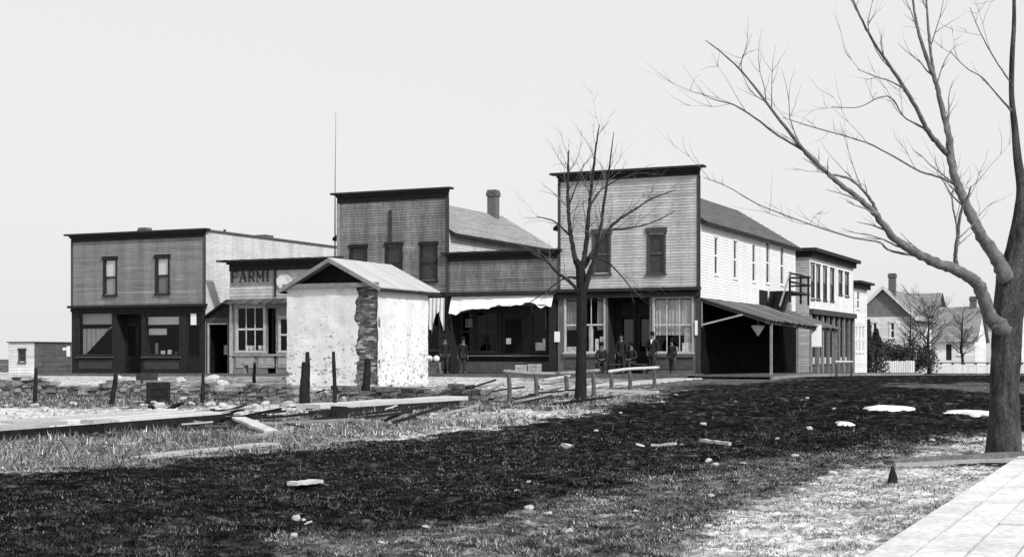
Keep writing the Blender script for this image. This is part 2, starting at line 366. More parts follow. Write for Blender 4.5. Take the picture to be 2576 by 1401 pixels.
# boardwalks in front of the shops and along the side of the tall corner store
mBWK = M('boardwalk_plank', .13, var=.35, scale=2.5, fine=.35, bump=.3)
def zshop(a, n): return .72+(a-pa)*.0048
boards('boardwalk', mBWK, pa-35.4, pa+.2, pn-2.3, pn-.02, zshop, .06, .28, (30, 40), along='n')
boards('boardwalk', mBWK, pa-35.4, pa+.2, pn-2.36, pn-2.3, lambda a, n: zshop(a, n)-.05, .16, .06, (3, 5), along='a', gap=.02)
def zside(a, n): return gz_an(a, n)+.15
boards('boardwalk', M('worn_boardwalk', .10, var=.3, scale=2.5, fine=.3), pa+.22, pa+3.5, pn-1.5, pn+38, zside, .06, .3, (3, 5))
boards('boardwalk', mOLDW, pa+3.5, pa+3.6, pn-1.5, pn+38, lambda a, n: zside(a, n)-.03, .18, .06, (3, 5))

# ------------------------------------------------------------------ buildings
class Bld:
    def __init__(s, name, label, cat, t, W, D, zb, n=0):
        s.W, s.D, s.zb = W, D, zb; s.O = fr(t, n, zb)
        s.root = thing(name, label, cat, s.O, -TH)
        s.front = lambda p, q, z: (p, -q, z-zb)
        s.right = lambda p, q, z: (W+q, p, z-zb)
        s.left = lambda p, q, z: (-q, p, z-zb)
        s.back = lambda p, q, z: (p, D+q, z-zb)
        s.top = lambda x, y, z: (x, y, z-zb)
    def L(s, u, v, b=0.0):                                # picture point on the plane of the front -> (a, z)
        r = Vector(((u-CX)/F, 1, 0)); o2 = Vector((s.O.x, s.O.y, 0)); Y = (b+o2.dot(DS))/r.dot(DS)
        return (r*Y-o2).dot(DF), EYE+(HZ-v)/F*Y
    def S(s, u, v, a=None):                               # picture point on the right side wall -> (b, z)
        a = s.W if a is None else a
        r = Vector(((u-CX)/F, 1, 0)); o2 = Vector((s.O.x, s.O.y, 0)); Y = (a+o2.dot(DF))/r.dot(DF)
        return (r*Y-o2).dot(DS), EYE+(HZ-v)/F*Y
    def rect(s, u0, u1, v0, v1, b=0.0):
        um = (u0+u1)/2; return s.L(u0, v0, b)[0], s.L(u1, v0, b)[0], s.L(um, v1, b)[1], s.L(um, v0, b)[1]
    def rectS(s, u0, u1, v0, v1, a=None):
        um = (u0+u1)/2; return s.S(u0, v0, a)[0], s.S(u1, v0, a)[0], s.S(um, v1, a)[1], s.S(um, v0, a)[1]

def siding(T, p0, p1, z0, z1, holes=(), course=.125, tv=.07, top=None):
    b = MB(T); z = z0
    while z < z1-.01:
        h = min(course, z1-z); zm = z+h/2; segs = [(p0, p1)]
        if top:                                           # gable: width at this height
            segs = [top(zm)]
        for (a, c, d, e) in holes:
            if d < zm < e:
                ns = []
                for x, y in segs:
                    if c <= x or a >= y: ns.append((x, y)); continue
                    if a > x: ns.append((x, a))
                    if c < y: ns.append((c, y))
                segs = ns
        ct = random.uniform(1-tv, 1+tv)
        for x, y in segs:
            x_ = x
            while x_ < y-.001:
                y_ = min(y, x_+random.uniform(2.2, 4.5)); t = ct*random.uniform(1-tv, 1+tv)*(random.choice([.78, 1.18]) if tv > .05 and random.random() < .06 else 1)
                b.quad([(x_, .022, z), (y_, .022, z), (y_, .004, z+h), (x_, .004, z+h)], t)
                b.quad([(x_, -.01, z), (y_, -.01, z), (y_, .022, z), (x_, .022, z)], t)
                x_ = y_
        z += h
    return b
def flat(T, p0, p1, z0, z1, holes=(), q0=-.08, q1=0.0, tone=1.0):
    b = MB(T)
    ps = sorted(set([p0, p1]+[min(max(x, p0), p1) for h in holes for x in h[:2]]))
    zs = sorted(set([z0, z1]+[min(max(x, z0), z1) for h in holes for x in h[2:]]))
    for i in range(len(ps)-1):
        run = None
        for j in range(len(zs)-1):
            pm = (ps[i]+ps[i+1])/2; zm = (zs[j]+zs[j+1])/2
            solid = not any(a < pm < c and d < zm < e for a, c, d, e in holes)
            if solid: run = [run[0] if run else zs[j], zs[j+1]]
            if run and (not solid or j == len(zs)-2):
                b.box(ps[i], ps[i+1], q0, q1, run[0], run[1], tone); run = None
    return b
def window(bl, T, r, cas=mTRIM, cw=.10, name='window', bars=(1, 2), blind=None, blindfrac=.5, pane=GLASS, cap=.06, proud=.05, lowblind=0, depth=.07, bw_=.045):
    a, c, d, e = r
    b = MB(T)
    b.box(a-cw, a+.012, -depth, proud, d, e, 1); b.box(c-.012, c+cw, -depth, proud, d, e, 1)
    b.box(a-cw-.05, c+cw+.05, -depth, proud+.03, e-.006, e+cw+cap, .9)
    b.box(a-cw-.04, c+cw+.04, -depth, proud+.05, d-.08, d+.006, 1.1)
    nx_, nz_ = bars
    x0, x1 = a+.012, c-.012; zb_, zt = d+.006, e-.006
    for i in range(nx_+1):
        x = x0+(x1-x0)*i/nx_; hw = bw_ if i in (0, nx_) else bw_*.5
        b.box(max(x0, x-hw), min(x1, x+hw), -.045, -.012, zb_, zt, 1.25)
    for j in range(nz_+1):
        z = zb_+(zt-zb_)*j/nz_; hw = bw_
        b.box(x0, x1, -.044, -.008, max(zb_, z-hw), min(zt, z+hw), 1.25)
    f = b.build(name, cas, bl.root)
    g = MB(T); g.quad([(x0, -.03, zb_), (x1, -.03, zb_), (x1, -.03, zt), (x0, -.03, zt)]); g.build('pane', pane, f)
    if blind:
        h = MB(T); h.box(x0+.01, x1-.01, -.065, -.06, zt-(zt-zb_)*blindfrac, zt-.02, 1); h.build('blind', blind, f)
    if lowblind:
        h = MB(T); h.box(x0+.03, x1-.03, -.085, -.08, zb_, zt-(zt-zb_)*blindfrac-.01, lowblind); h.build('curtain', mBLIND, f)
    return f
def cornice(bl, p0, p1, z, over=.35, h=.45, mat=mDARK, ret=True, name='cornice', brackets=0):
    b = MB(bl.front)
    b.box(p0-over, p1+over*.8, -.15, over, z-.09, z, 1.2)
    b.box(p0-.04, p1+.04, -.05, over*.55, z-.22, z-.09, 1)
    b.box(p0-.02, p1+.02, -.03, .05, z-h, z-.22, .9)
    for k in range(brackets):
        x = p0+.15+(p1-p0-.3)*k/max(1, brackets-1); b.box(x-.05, x+.05, .05, over*.85, z-h*.8, z-.22, 1)
    return b.build(name, mat, bl.root)
def shell(bl, ztop, sidemat, backmat=None, hollow_floor=True, rightm=True, holesR=(), leftm=True, course=.125):
    W, D, zb = bl.W, bl.D, bl.zb
    if rightm: siding(bl.right, .0, D, zb-.3, ztop, holesR, course, .03).build('side_wall', sidemat, bl.root)
    if leftm: siding(bl.left, .0, D, zb-.3, ztop, (), .2).build('side_wall', sidemat, bl.root)
    siding(bl.back, 0, W, zb-.3, ztop, (), .2).build('back_wall', backmat or sidemat, bl.root)
    b = MB(bl.top); b.box(.05, W-.05, .1, D-.05, zb-.05, zb+.02); b.box(.06, W-.06, 4.0, 4.1, zb, ztop-.3); b.box(.05, .09, .12, 4.0, zb, ztop-.3); b.box(W-.09, W-.05, .12, 4.0, zb, ztop-.3); b.box(.09, W-.09, .12, 4.0, zb+3.25, zb+3.3); b.build('interior', mSHADE, bl.root)  # near-black linings carry the room's darkness in their colour
def gable_roof(bl, ze, zr, ov=.3, mat=mSHIN, n0=.1, n1=None, x0=0, x1=None, th=.1, name='roof', courses=True):
    x1 = bl.W if x1 is None else x1; n1 = (bl.D+ov) if n1 is None else n1; xm = (x0+x1)/2
    b = MB(bl.top); sl_ = (zr-ze)/(xm-x0)
    for sgn in (1, -1):
        xe = (x1+ov) if sgn == 1 else (x0-ov); zee = ze-ov*sl_; K = 26 if courses else 1
        for k in range(K):
            f0, f1 = k/K, (k+1)/K
            xa, za = xe+(xm-xe)*f0, zee+(zr-zee)*f0; xb, zb2 = xe+(xm-xe)*f1, zee+(zr-zee)*f1
            lift = .02
            n = n0
            while n < n1-.01:
                m = min(n1, n+random.uniform(.7, 1.6)) if courses else n1; t = random.uniform(.82, 1.12)
                b.quad([(xa, n, za+lift), (xa, m, za+lift), (xb, m, zb2+.002), (xb, n, zb2+.002)], t)
                b.quad([(xa, n, za), (xa, m, za), (xa, m, za+lift), (xa, n, za+lift)], t*.9)
                n = m
    r = b.build(name, mat, bl.root)
    b = MB(bl.top); e = .03
    for sgn in (1, -1):
        xe = (x1+ov) if sgn == 1 else (x0-ov); zee = ze-ov*sl_
        b.add([(xe, n0, zee-th-e), (xm, n0, zr-th-e), (xm, n1, zr-th-e), (xe, n1, zee-th-e), (xe, n0, zee-.01), (xm, n0, zr-.01), (xm, n1, zr-.01), (xe, n1, zee-.01)],
              [(0, 3, 2, 1), (4, 5, 6, 7), (0, 1, 5, 4), (1, 2, 6, 5), (2, 3, 7, 6), (3, 0, 4, 7)])
    b.build('roof_edge', mDARK, bl.root)
    return r
def chimney(bl, x, y, z0, z1, s=.45, parent=None):
    b = MB(bl.top); b.box(x-s/2, x+s/2, y-s/2, y+s/2, z0, z1-.35); b.box(x-s/2-.05, x+s/2+.05, y-s/2-.05, y+s/2+.05, z1-.35, z1-.12, .8)
    b.box(x-s/2-.01, x+s/2+.01, y-s/2-.01, y+s/2+.01, z1-.12, z1, .9); b.box(x-.12, x+.12, y-.12, y+.12, z1, z1+.01, .1)
    return b.build('chimney', mBRICK, parent or bl.root)
def notice(bl, T, r, q=.05, mat=mPAPER, name='notice'):
    b = MB(T); b.box(r[0], r[1], q, q+.012, r[2], r[3]); return b.build(name, mat, bl.root)
def soffit_roof(bl, z, mat=mDARK):
    b = MB(bl.top); b.box(.02, bl.W-.02, .05, bl.D-.02, z-.12, z); return b.build('roof', mat, bl.root)

# ---- 1. left corner store, two storeys, flat roof
B = Bld('two_storey_store', 'grey clapboard two storey flat roofed store with a dark shopfront, farthest left on the row', 'shop', -34.95, 8.75, 17, .55)
zt = 7.98; zc = B.L(347, 768)[1]
h1 = B.rect(264, 292, 653, 742); h2 = B.rect(395, 424, 649, 738)
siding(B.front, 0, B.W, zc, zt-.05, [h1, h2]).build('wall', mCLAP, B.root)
for h in (h1, h2): window(B, B.front, h, mDARK, .09, blind=mBLIND, blindfrac=.52, lowblind=.55 if h is h1 else .3, cap=.08)
cornice(B, 0, B.W, zt, .3, .42)
for x in (0, B.W): cb = MB(B.front); cb.box(x-.1 if x else -.03, x+.03 if x else .1, -.02, .045, zc+.02, zt-.43, 1); cb.build('corner_board', mTRIM, B.root)
w1 = B.rect(197, 283, 786, 893); w2 = B.rect(362, 452, 786, 893); d1 = B.rect(293, 355, 790, 936); d2 = B.rect(468, 506, 790, 936)
d1 = (d1[0], d1[1], B.zb+.02, d1[3]); d2 = (d2[0], d2[1], B.zb+.02, d2[3])
flat(B.front, 0, B.W, B.zb-.2, zc-.3, [w1, w2, d1, d2], q0=-.1).build('shopfront', mDARK, B.root)
lc = MB(B.front); lc.box(-.08, B.W+.08, -.1, .28, zc-.1, zc+.03, 1.1); lc.box(-.02, B.W+.02, -.1, .08, zc-.3, zc-.1, .9); lc.build('shop_cornice', mDARK, B.root)
for wr in (w1, w2):
    f = window(B, B.front, wr, mDARK, .08, name='display_window', bars=(1, 1), proud=.03)
    fb = MB(B.front); fb.box(wr[0]+.05, wr[1]-.05, -.3, -.28, wr[3]-.62, wr[3]-.22 if wr is w2 else wr[3]-.05, .9 if wr is w2 else .55); fb.build('blind', mBLIND, f)
    if wr is w1:
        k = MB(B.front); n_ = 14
        for i in range(n_):                               # added pale folds standing in for a diagonal reflection in the glass
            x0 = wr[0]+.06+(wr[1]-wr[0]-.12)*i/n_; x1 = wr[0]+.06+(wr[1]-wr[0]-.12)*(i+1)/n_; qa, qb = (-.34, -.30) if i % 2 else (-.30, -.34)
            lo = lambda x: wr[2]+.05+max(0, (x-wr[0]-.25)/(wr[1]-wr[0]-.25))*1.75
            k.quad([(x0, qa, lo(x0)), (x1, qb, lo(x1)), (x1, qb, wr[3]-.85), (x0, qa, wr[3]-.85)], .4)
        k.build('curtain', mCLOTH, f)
    else:
        k = MB(B.front); k.box(wr[0]+.05, wr[0]+1.2, -.36, -.34, wr[3]-1.15, wr[3]-.82, .6); k.build('curtain', mCLOTH, f)
    sb = MB(B.front); sb.box(wr[0]-.1, wr[1]+.1, .0, .14, wr[2]-.14, wr[2]-.09, 1.5); sb.build('sill', mTRIM, f)
    kp = MB(B.front); kp.box(wr[0]+.05, wr[1]-.05, .0, .02, B.zb+.25, wr[2]-.25, .8); kp.build('lower_panel', mTRIM, f)
for k, dr in enumerate((d1, d2)):
    q = -.7 if k == 0 else -.02
    b = MB(B.front)
    for i in range(2 if k == 0 else 1):
        m_ = 2 if k == 0 else 1
        x0 = dr[0]+(dr[1]-dr[0])*i/m_; x1 = dr[0]+(dr[1]-dr[0])*(i+1)/m_
        b.box(x0+.01, x1-.01, q-.05, q, dr[2], dr[2]+.9, .8); b.box(x0+.01, x0+.12, q-.05, q, dr[2]+.9, dr[3]-.5); b.box(x1-.12, x1-.01, q-.05, q, dr[2]+.9, dr[3]-.5)
        b.box(x0+.01, x1-.01, q-.05, q, dr[3]-.6, dr[3]-.45)
        b.box(x0+.13, x1-.13, q-.03, q-.02, dr[2]+.9, dr[3]-.6, .3)
    b.box(dr[0], dr[1], q-.05, q-.01, dr[3]-.45, dr[3], .6)
    d_ = b.build('door', mDARK, B.root)
    kn = MB(B.front); x = (dr[0]+dr[1])/2+.12; kn.box(x-.03, x+.03, q, q+.06, dr[2]+.95, dr[2]+1.02); kn.build('handle', mIRON, d_)
pj = MB(B.front); pj.box(d1[0]-.02, d1[0], -.7, -.1, d1[2], d1[3]); pj.box(d1[1], d1[1]+.02, -.7, -.1, d1[2], d1[3]); pj.box(d1[0], d1[1], -.7, -.1, d1[3], d1[3]+.02); pj.build('door_recess', mDARK, B.root)
notice(B, B.front, B.rect(480, 494, 789, 817), .0)
lt = B.L(180, 880); b = MB(B.front); b.box(-.55, -.06, .06, .09, lt[1]-.02, lt[1]+.12); b.box(-.25, -.02, .095, .12, lt[1]-.35, lt[1]+.2); b.build('hanging_sign', mPAPER, B.root)
for i, (x, wq, hq) in enumerate([(w2[0]+.9, .16, .2), (w2[0]+1.3, .18, .24), (w2[0]+.45, .08, .6), (w2[0]+1.7, .12, .14)]): b = MB(B.front); b.box(x, x+wq, -.4-.05*i, -.25-.05*i, w2[2]+.03, w2[2]+.03+hq, 1.8 if i < 2 else .5); b.build('window_goods', mGOOD, B.root)
shell(B, zt-.1, mSIDE1); soffit_roof(B, zt-.2)
ed = MB(B.right); ed.box(.1, B.D+.1, -.1, .10, zt-.12, zt-.03, 1.5); ed.build('roof_edge', mTRIM, B.root)
chimney(B, 3.6, 1.6, zt-.3, zt+.35, .5)
chimney(B, 7.6, 6.9, zt-.3, zt+.22, .7)
b = MB(B.top); b.tube([(8.2, 2.4, zt-.3), (8.2, 2.4, zt+.16)], [.07, .07]); b.build('vent_pipe', mIRON, B.root)

# ---- 1b. lean-to between the first two shops
L_ = Bld('lean_to', 'narrow lean-to with a black doorway squeezed between two shops', 'lean-to', -26.15, 1.42, 5, .58)
o1 = L_.rect(526, 572, 816, 930); o1 = (max(.1, o1[0]), min(L_.W-.1, o1[1]), L_.zb+.02, o1[3])
zl = L_.L(516, 800)[1]; zr_ = L_.L(578, 757)[1]
flat(L_.front, .0, L_.W, L_.zb-.2, zl, [o1], q0=-.1).build('wall', mTRIM, L_.root)
b = MB(L_.front); b.add([(0, 0, zl), (L_.W, 0, zl), (L_.W, 0, zr_-.03), (0, -.1, zl), (L_.W, -.1, zl), (L_.W, -.1, zr_-.03)], [(0, 1, 2), (3, 5, 4), (0, 2, 5, 3), (1, 4, 5, 2)]); b.build('gable', mDARK, L_.root)
b = MB(L_.top); b.add([(-.0, -.25, zl), (L_.W+.0, -.25, zr_), (L_.W, 5, zr_), (0, 5, zl), (0, -.25, zl+.07), (L_.W, -.25, zr_+.07), (L_.W, 5, zr_+.07), (0, 5, zl+.07)], [(0, 3, 2, 1), (4, 5, 6, 7), (0, 1, 5, 4), (1, 2, 6, 5), (2, 3, 7, 6), (3, 0, 4, 7)]); b.build('roof', mDARK, L_.root)
b = MB(L_.front); b.box(o1[0]-.07, o1[0], .0, .04, o1[2], o1[3]+.06, 1); b.box(o1[0], o1[1], .0, .035, o1[3], o1[3]+.06, .7); b.build('door_frame', mPALE, L_.root)
b = MB(L_.top); b.box(.0, L_.W, 2, 2.1, L_.zb, zl); b.box(0, L_.W, .1, 2, L_.zb-.03, L_.zb+.02); b.box(.03, .06, .11, 2, L_.zb+.02, zl); b.box(L_.W-.06, L_.W-.03, .11, 2, L_.zb+.02, zl); b.box(.06, L_.W-.06, .11, 2, zl-.04, zl); b.build('interior', mSHADE, L_.root)  # dark linings added so the doorway looks black; shade in the colour
b = MB(L_.front); r = L_.rect(531, 540, 868, 892); b.box(r[0], r[1], -1.1, -1.08, r[2], r[3], .7); b.build('notice', mPAPER, L_.root)

# ---- 2. small shop with the lettered false front
B = Bld('lettered_shop', 'small one storey shop with painted letters on its pale false front', 'shop', -24.67, 6.3, 9, .6)
zt = B.L(690, 652)[1]; zh = B.L(650, 752)[1]
siding(B.front, 0, B.W, zh, zt-.05, [], .16, .06).build('wall', mCLAPL, B.root)
cornice(B, -.0, B.W, zt, .5, .55)
bk = MB(B.front); q_ = B.rect(580, 692, 668, 719); bk.box(q_[0], q_[1], .0225, .0275, q_[2], q_[3]); bk.build('sign_board', M('faded_board', .2, var=.35, scale=3, fine=.3), B.root)
lw = MB(B.front)                                          # the painted letters, slab serif, in bars
def bar(x0, z0, x1, z1, wd=.09): 
    d = Vector((x1-x0, 0, z1-z0)); L = d.length; n = Vector((-d.z, 0, d.x))/L*wd/2
    lw.add([(x0+n.x, .028, z0+n.z), (x1+n.x, .028, z1+n.z), (x1-n.x, .028, z1-n.z), (x0-n.x, .028, z0-n.z), (x0+n.x, .038, z0+n.z), (x1+n.x, .038, z1+n.z), (x1-n.x, .038, z1-n.z), (x0-n.x, .038, z0-n.z)],
           [(3, 2, 1, 0), (4, 5, 6, 7), (0, 1, 5, 4), (1, 2, 6, 5), (2, 3, 7, 6), (3, 0, 4, 7)])
xa, z1 = B.L(583, 683); xb, z0 = B.L(692, 711); hL = z1-z0; z0 = z1-.55; hL = .55; st = (xb-xa)/5.0; wl = st*.68
def glyph(ch, x):
    s_ = lambda xx, zz: bar(x+xx-.07, zz, x+xx+.07, zz, .05)
    if ch == 'F': bar(x+.05, z0, x+.05, z1, .11); bar(x+.05, z1-.03, x+wl, z1-.03, .06); bar(x+.05, (z0+z1)/2, x+wl*.75, (z0+z1)/2, .055); bar(x+wl, z1, x+wl, z1-.16, .04); s_(.05, z0+.02)
    if ch == 'A': bar(x, z0, x+wl*.5, z1, .06); bar(x+wl*.5, z1, x+wl, z0, .12); bar(x+wl*.2, z0+hL*.33, x+wl*.8, z0+hL*.33, .05); s_(0, z0+.02); s_(wl, z0+.02)
    if ch == 'R': bar(x+.05, z0, x+.05, z1, .11); bar(x, z1-.03, x+wl*.8, z1-.03, .055); bar(x+wl*.85, z1-.04, x+wl*.85, z0+hL*.5, .1); bar(x, z0+hL*.48, x+wl*.8, z0+hL*.48, .055); bar(x+wl*.5, z0+hL*.48, x+wl, z0, .1); s_(.05, z0+.02)
    if ch == 'M': bar(x, z0, x, z1, .06); bar(x+wl, z0, x+wl, z1, .12); bar(x, z1, x+wl*.5, z0+.15, .1); bar(x+wl*.5, z0+.15, x+wl, z1, .05); s_(0, z0+.02); s_(wl, z0+.02)
    if ch == 'I': bar(x+.1, z0, x+.1, z1, .12); s_(.1, z0+.02); s_(.1, z1-.02)
for i, ch in enumerate('FARMI'): glyph(ch, xa+st*i)
lw.build('lettering', M('sign_paint', .04, var=.3, scale=8), B.root)
px = B.L(694, 700)[0]; b = MB(B.front); b.box(px-.04, px+.04, .03, .1, zh+.1, zt-.5); b.build('post_trim', mDARK, B.root)
r = B.rect(698, 736, 689, 728); cx_, cz_ = (r[0]+r[1])/2, (r[2]+r[3])/2; b = MB(B.front)
b.add([(cx_+math.cos(t*math.pi/12)*(r[1]-r[0])/2, q, cz_+math.sin(t*math.pi/12)*(r[3]-r[2])/2) for q in (.05, .1) for t in range(24)],
      [list(range(24)), list(range(47, 23, -1))]+[(i, (i+1) % 24, 24+(i+1) % 24, 24+i) for i in range(24)]); b.build('round_sign', M('sign_white', .62, var=.3, scale=3), B.root)
w1 = B.rect(596, 664, 772, 884); d1 = B.rect(672, 694, 775, 936); d1 = (d1[0], d1[1], B.zb+.02, d1[3]); w2 = B.rect(703, 735, 800, 884)
flat(B.front, 0, B.W, B.zb-.2, zh-.1, [w1, d1, w2], q0=-.1).build('shopfront', M('greyed_paint', .2, var=.35, scale=3, fine=.3), B.root)
f = window(B, B.front, w1, mPALE, .1, name='display_window', bars=(3, 2), bw_=.05, proud=.03)
for i in range(2):
    x, _ = B.L(622+33*i, 878)
    for j in (-.12, .12): b = MB(B.front); b.tube([(x+j, -.2, w1[2]+.02), (x+j, -.2, w1[2]+.12), (x+j, -.2, w1[2]+.3)], [.07, .11, .13], 8, 2.3); b.build('window_goods', mGOOD, B.root)
window(B, B.front, w2, mPALE, .07, name='display_window', bars=(1, 2), proud=.03)
b = MB(B.front); b.box(d1[0], d1[1], -.45, -.4, d1[2], d1[3]); b.box(d1[0]+.1, d1[1]-.1, -.41, -.395, d1[2]+1, d1[3]-.4, .3); b.build('door', mDARK, B.root)
b = MB(B.front)
for (u0, u1) in ((594, 640), (650, 690), (700, 735)):
    r = B.rect(u0, u1, 895, 925); b.box(r[0], r[1], 0, .03, r[2], r[3], 1.7)
b.box(0, B.W, 0, .09, w1[2]-.22, w1[2]-.12, 1.6); b.box(0, .16, .0, .06, B.zb, zh-.1, 2.0); b.build('panels', M('greyed_paint', .2), B.root)
b = MB(B.front); n_ = 24
for i in range(n_):                                       # low hood of rotting boards over the shopfront
    x0 = -.1+(B.W+.2)*i/n_; x1 = x0+(B.W+.2)/n_; dz = random.uniform(-.05, .03)
    b.add([(x0, 0, zh), (x1, 0, zh), (x1, .55, zh-.22+dz), (x0, .55, zh-.22+dz), (x0, 0, zh-.04), (x1, 0, zh-.04), (x1, .55, zh-.26+dz), (x0, .55, zh-.26+dz)], [(0, 1, 2, 3), (7, 6, 5, 4), (2, 1, 5, 6), (3, 2, 6, 7), (0, 3, 7, 4)], random.uniform(.5, 1.8))
b.build('hood', mTRIM, B.root)
shell(B, zt-.9, mCLAPL); soffit_roof(B, zt-.95)

# ---- 3. tall store with three upper windows
B = Bld('tall_false_front_store', 'tall streaked clapboard store with three upper windows and a long shingled gable roof behind', 'shop', -18.3, 6.05, 12, .65)
zt = B.L(994, 479)[1]; zc = B.L(1000, 738)[1]
hs = [B.rect(883, 921, 622, 714), B.rect(973, 1010, 617, 710), B.rect(1060, 1098, 615, 706)]
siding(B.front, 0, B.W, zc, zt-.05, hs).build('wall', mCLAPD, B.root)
for h in hs: window(B, B.front, h, mDARK, .07, cap=.07, blind=mTRIM, blindfrac=.95)
cornice(B, 0, B.W, zt, .28, .5)
cb = MB(B.front); cb.box(-.04, .12, -.02, .05, B.zb, zt-.5, 4); cb.build('corner_board', mTRIM, B.root); cb = MB(B.front); cb.box(B.W-.1, B.W+.04, -.02, .05, B.zb, zt-.5, .8); cb.build('corner_board', mTRIM, B.root)
r = B.rect(979, 987, 530, 612); b = MB(B.front); b.box(r[0]+.02, r[1]-.02, .02, .10, r[2], r[3]); b.build('stove_pipe', mIRON, B.root)
w1 = B.rect(880, 960, 765, 880); w2 = B.rect(1025, 1105, 765, 880); d1 = B.rect(968, 1016, 765, 940); d1 = (d1[0], d1[1], B.zb+.02, d1[3])
flat(B.front, 0, B.W, B.zb-.2, zc-.05, [w1, w2, d1], q0=-.1).build('shopfront', mDARK, B.root)
for h in (w1, w2): window(B, B.front, h, mDARK, .08, name='display_window', bars=(2, 2))
b = MB(B.front); b.box(d1[0], d1[1], -.4, -.35, d1[2], d1[3]); b.build('door', mDARK, B.root)
ze = B.zb+.0; zev = 1.55+5.9; zrg = 1.55+7.7
shell(B, zev, mSIDE1)
siding(B.back, 0, B.W, zev, zrg, (), .2, top=lambda z: (B.W/2*(z-zev)/(zrg-zev), B.W-B.W/2*(z-zev)/(zrg-zev))).build('gable', mSIDE1, B.root)
gable_roof(B, zev, zrg, .35, mSHIN, n0=.06)
chimney(B, B.W/2+.3, 10.6, zrg-.5, zrg+1.25, .5)
# flag pole
fp = B.L(843, 640); b = MB(); fo = fr(-18.65, .3, .55)
b.tube([(0, 0, 0), (0, 0, 8), (.04, 0, 12.9)], [.06, .035, .010], 8)
o = b.build('flagpole', M('pole_wood', .22, var=.2)); o.location = fo; tag(o, 'thin bare flagpole rising above the row beside the tall streaked store', 'flagpole')

# ---- 4. awning shop
B = Bld('awning_shop', 'low clapboard shop with a torn white canvas awning over its dark front', 'shop', -12.22, 5.55, 8, .67)
zt = B.L(1265, 631)[1]; zc = B.L(1265, 742)[1]
siding(B.front, 0, B.W, zc, zt-.05, []).build('wall', mCLAPD, B.root)
cornice(B, -.0, B.W, zt, .3, .42)
lc = MB(B.front); lc.box(-.05, B.W+.03, -.1, .3, zc-.02, zc+.16, 1.1); lc.box(0, B.W, -.1, .1, zc-.3, zc-.02); lc.build('shop_cornice', mDARK, B.root)
zs = B.L(1265, 890)[1]
ws = [B.rect(1142, 1172, 782, 884), B.rect(1178, 1232, 782, 884), B.rect(1322, 1357, 770, 884)]; d1 = B.rect(1243, 1300, 785, 940); d1 = (d1[0], d1[1], B.zb+.02, d1[3])
flat(B.front, 0, B.W, B.zb-.2, zc-.3, ws+[d1], q0=-.9, q1=-.8).build('shopfront', mDARK, B.root)
TS = lambda p, q, z: B.front(p, q-.8, z)
for i, h in enumerate(ws): window(B, TS, h, mDARK, .06, name='display_window', bars=(1, 2) if i != 1 else (2, 2), proud=.03)
b = MB(TS); b.box(d1[0], d1[1], -.12, -.07, d1[2], d1[3]); b.box(d1[0]+.15, d1[1]-.15, -.07, -.06, d1[2]+.95, d1[3]-.3, .3); dd = b.build('door', mDARK, B.root)
r = B.rect(1254, 1266, 850, 865); b = MB(TS); b.box(r[0], r[1], -.05, -.04, r[2], r[3]); b.build('notice', mPAPER, dd)
b = MB(B.front); b.box(.0, .17, -.9, .12, B.zb, zc-.3, .8); b.build('post', mDARK, B.root); b = MB(B.front); b.box(B.W-.42, B.W-.08, -.9, .05, B.zb, zc-.3, 1); b.build('post', mDARK, B.root)
notice(B, B.front, B.rect(1396, 1410, 834, 860, 0), .06)
b = MB(B.front); NX = 40                                  # the canvas, hanging ragged
for i in range(NX):
    def pt(k):
        x = .2+(B.W-.35)*k/NX; drop = .66-.28*min(1, k/NX*1.5)+.05*math.sin(k*.55)+.1*vn(np.array([k*.7]), np.array([0.]), 4)[0]
        if k < 5: drop += .1
        if k > 34: drop += .12*abs(math.sin((k-34)*.8))
        return x, drop
    (x0, dr0), (x1, dr1) = pt(i), pt(i+1)
    for j in range(4):
        f0, f1 = j/4, (j+1)/4; q = lambda f, k: .12+.30*f+.012*math.sin(k*1.1+f*4)
        b.quad([(x0, q(f0, i), zc-.04-dr0*f0), (x1, q(f0, i+1), zc-.04-dr1*f0), (x1, q(f1, i+1), zc-.04-dr1*f1), (x0, q(f1, i), zc-.04-dr0*f1)], 1)
aw = b.build('awning', mCLOTH, B.root, smooth=True)
b = MB(B.front); b.tube([(.25, .36, zc-.92), (1.5, .36, zc-.68), (3.2, .38, zc-.5), (5.2, .38, zc-.5)], [.02]*4, 6); b.tube([(.25, .1, zc-1.6), (.25, .36, zc-.92)], [.02, .02], 5); b.tube([(5.0, .1, zc-1.6), (5.1, .38, zc-.5)], [.02, .02], 5); b.build('awning_frame', mIRON, aw)
b = MB(B.front)
for k in range(9):                                        # torn strip hanging to the left of the post
    x0 = -.95+.1*k; x1 = x0+.1; l0 = 1.0+.5*math.sin(k*.9)+.25*random.random(); l1 = 1.0+.5*math.sin((k+1)*.9)
    b.quad([(x0, .25+.06*(k % 2), zc-.1), (x1, .25+.06*((k+1) % 2), zc-.1), (x1, .3+.06*((k+1) % 2), zc-.1-l1), (x0, .3+.06*(k % 2), zc-.1-l0)], .75)
b.build('torn_canvas', mCLOTH, aw)
r = ws[2]
for x, x2, q0, q1, za, zb2, t in [(r[0]+.05, r[0]+.4, -.35, -.2, r[2]+.03, r[2]+.42, 2.2), (r[0]+.42, r[1]-.03, -.35, -.2, r[2]+.03, r[2]+.6, 2.0), (ws[0][0]+.05, ws[0][1]-.05, -.3, -.28, ws[0][3]-.75, ws[0][3]-.35, .8), (ws[1][0]+.05, ws[1][0]+.5, -.3, -.25, ws[1][2]+.9, ws[1][2]+1.0, .6)]: b = MB(TS); b.box(x, x2, q0, q1, za, zb2, t); b.build('window_goods', mGOOD, B.root)
shell(B, zt-.8, mSIDE1); soffit_roof(B, zt-.85)
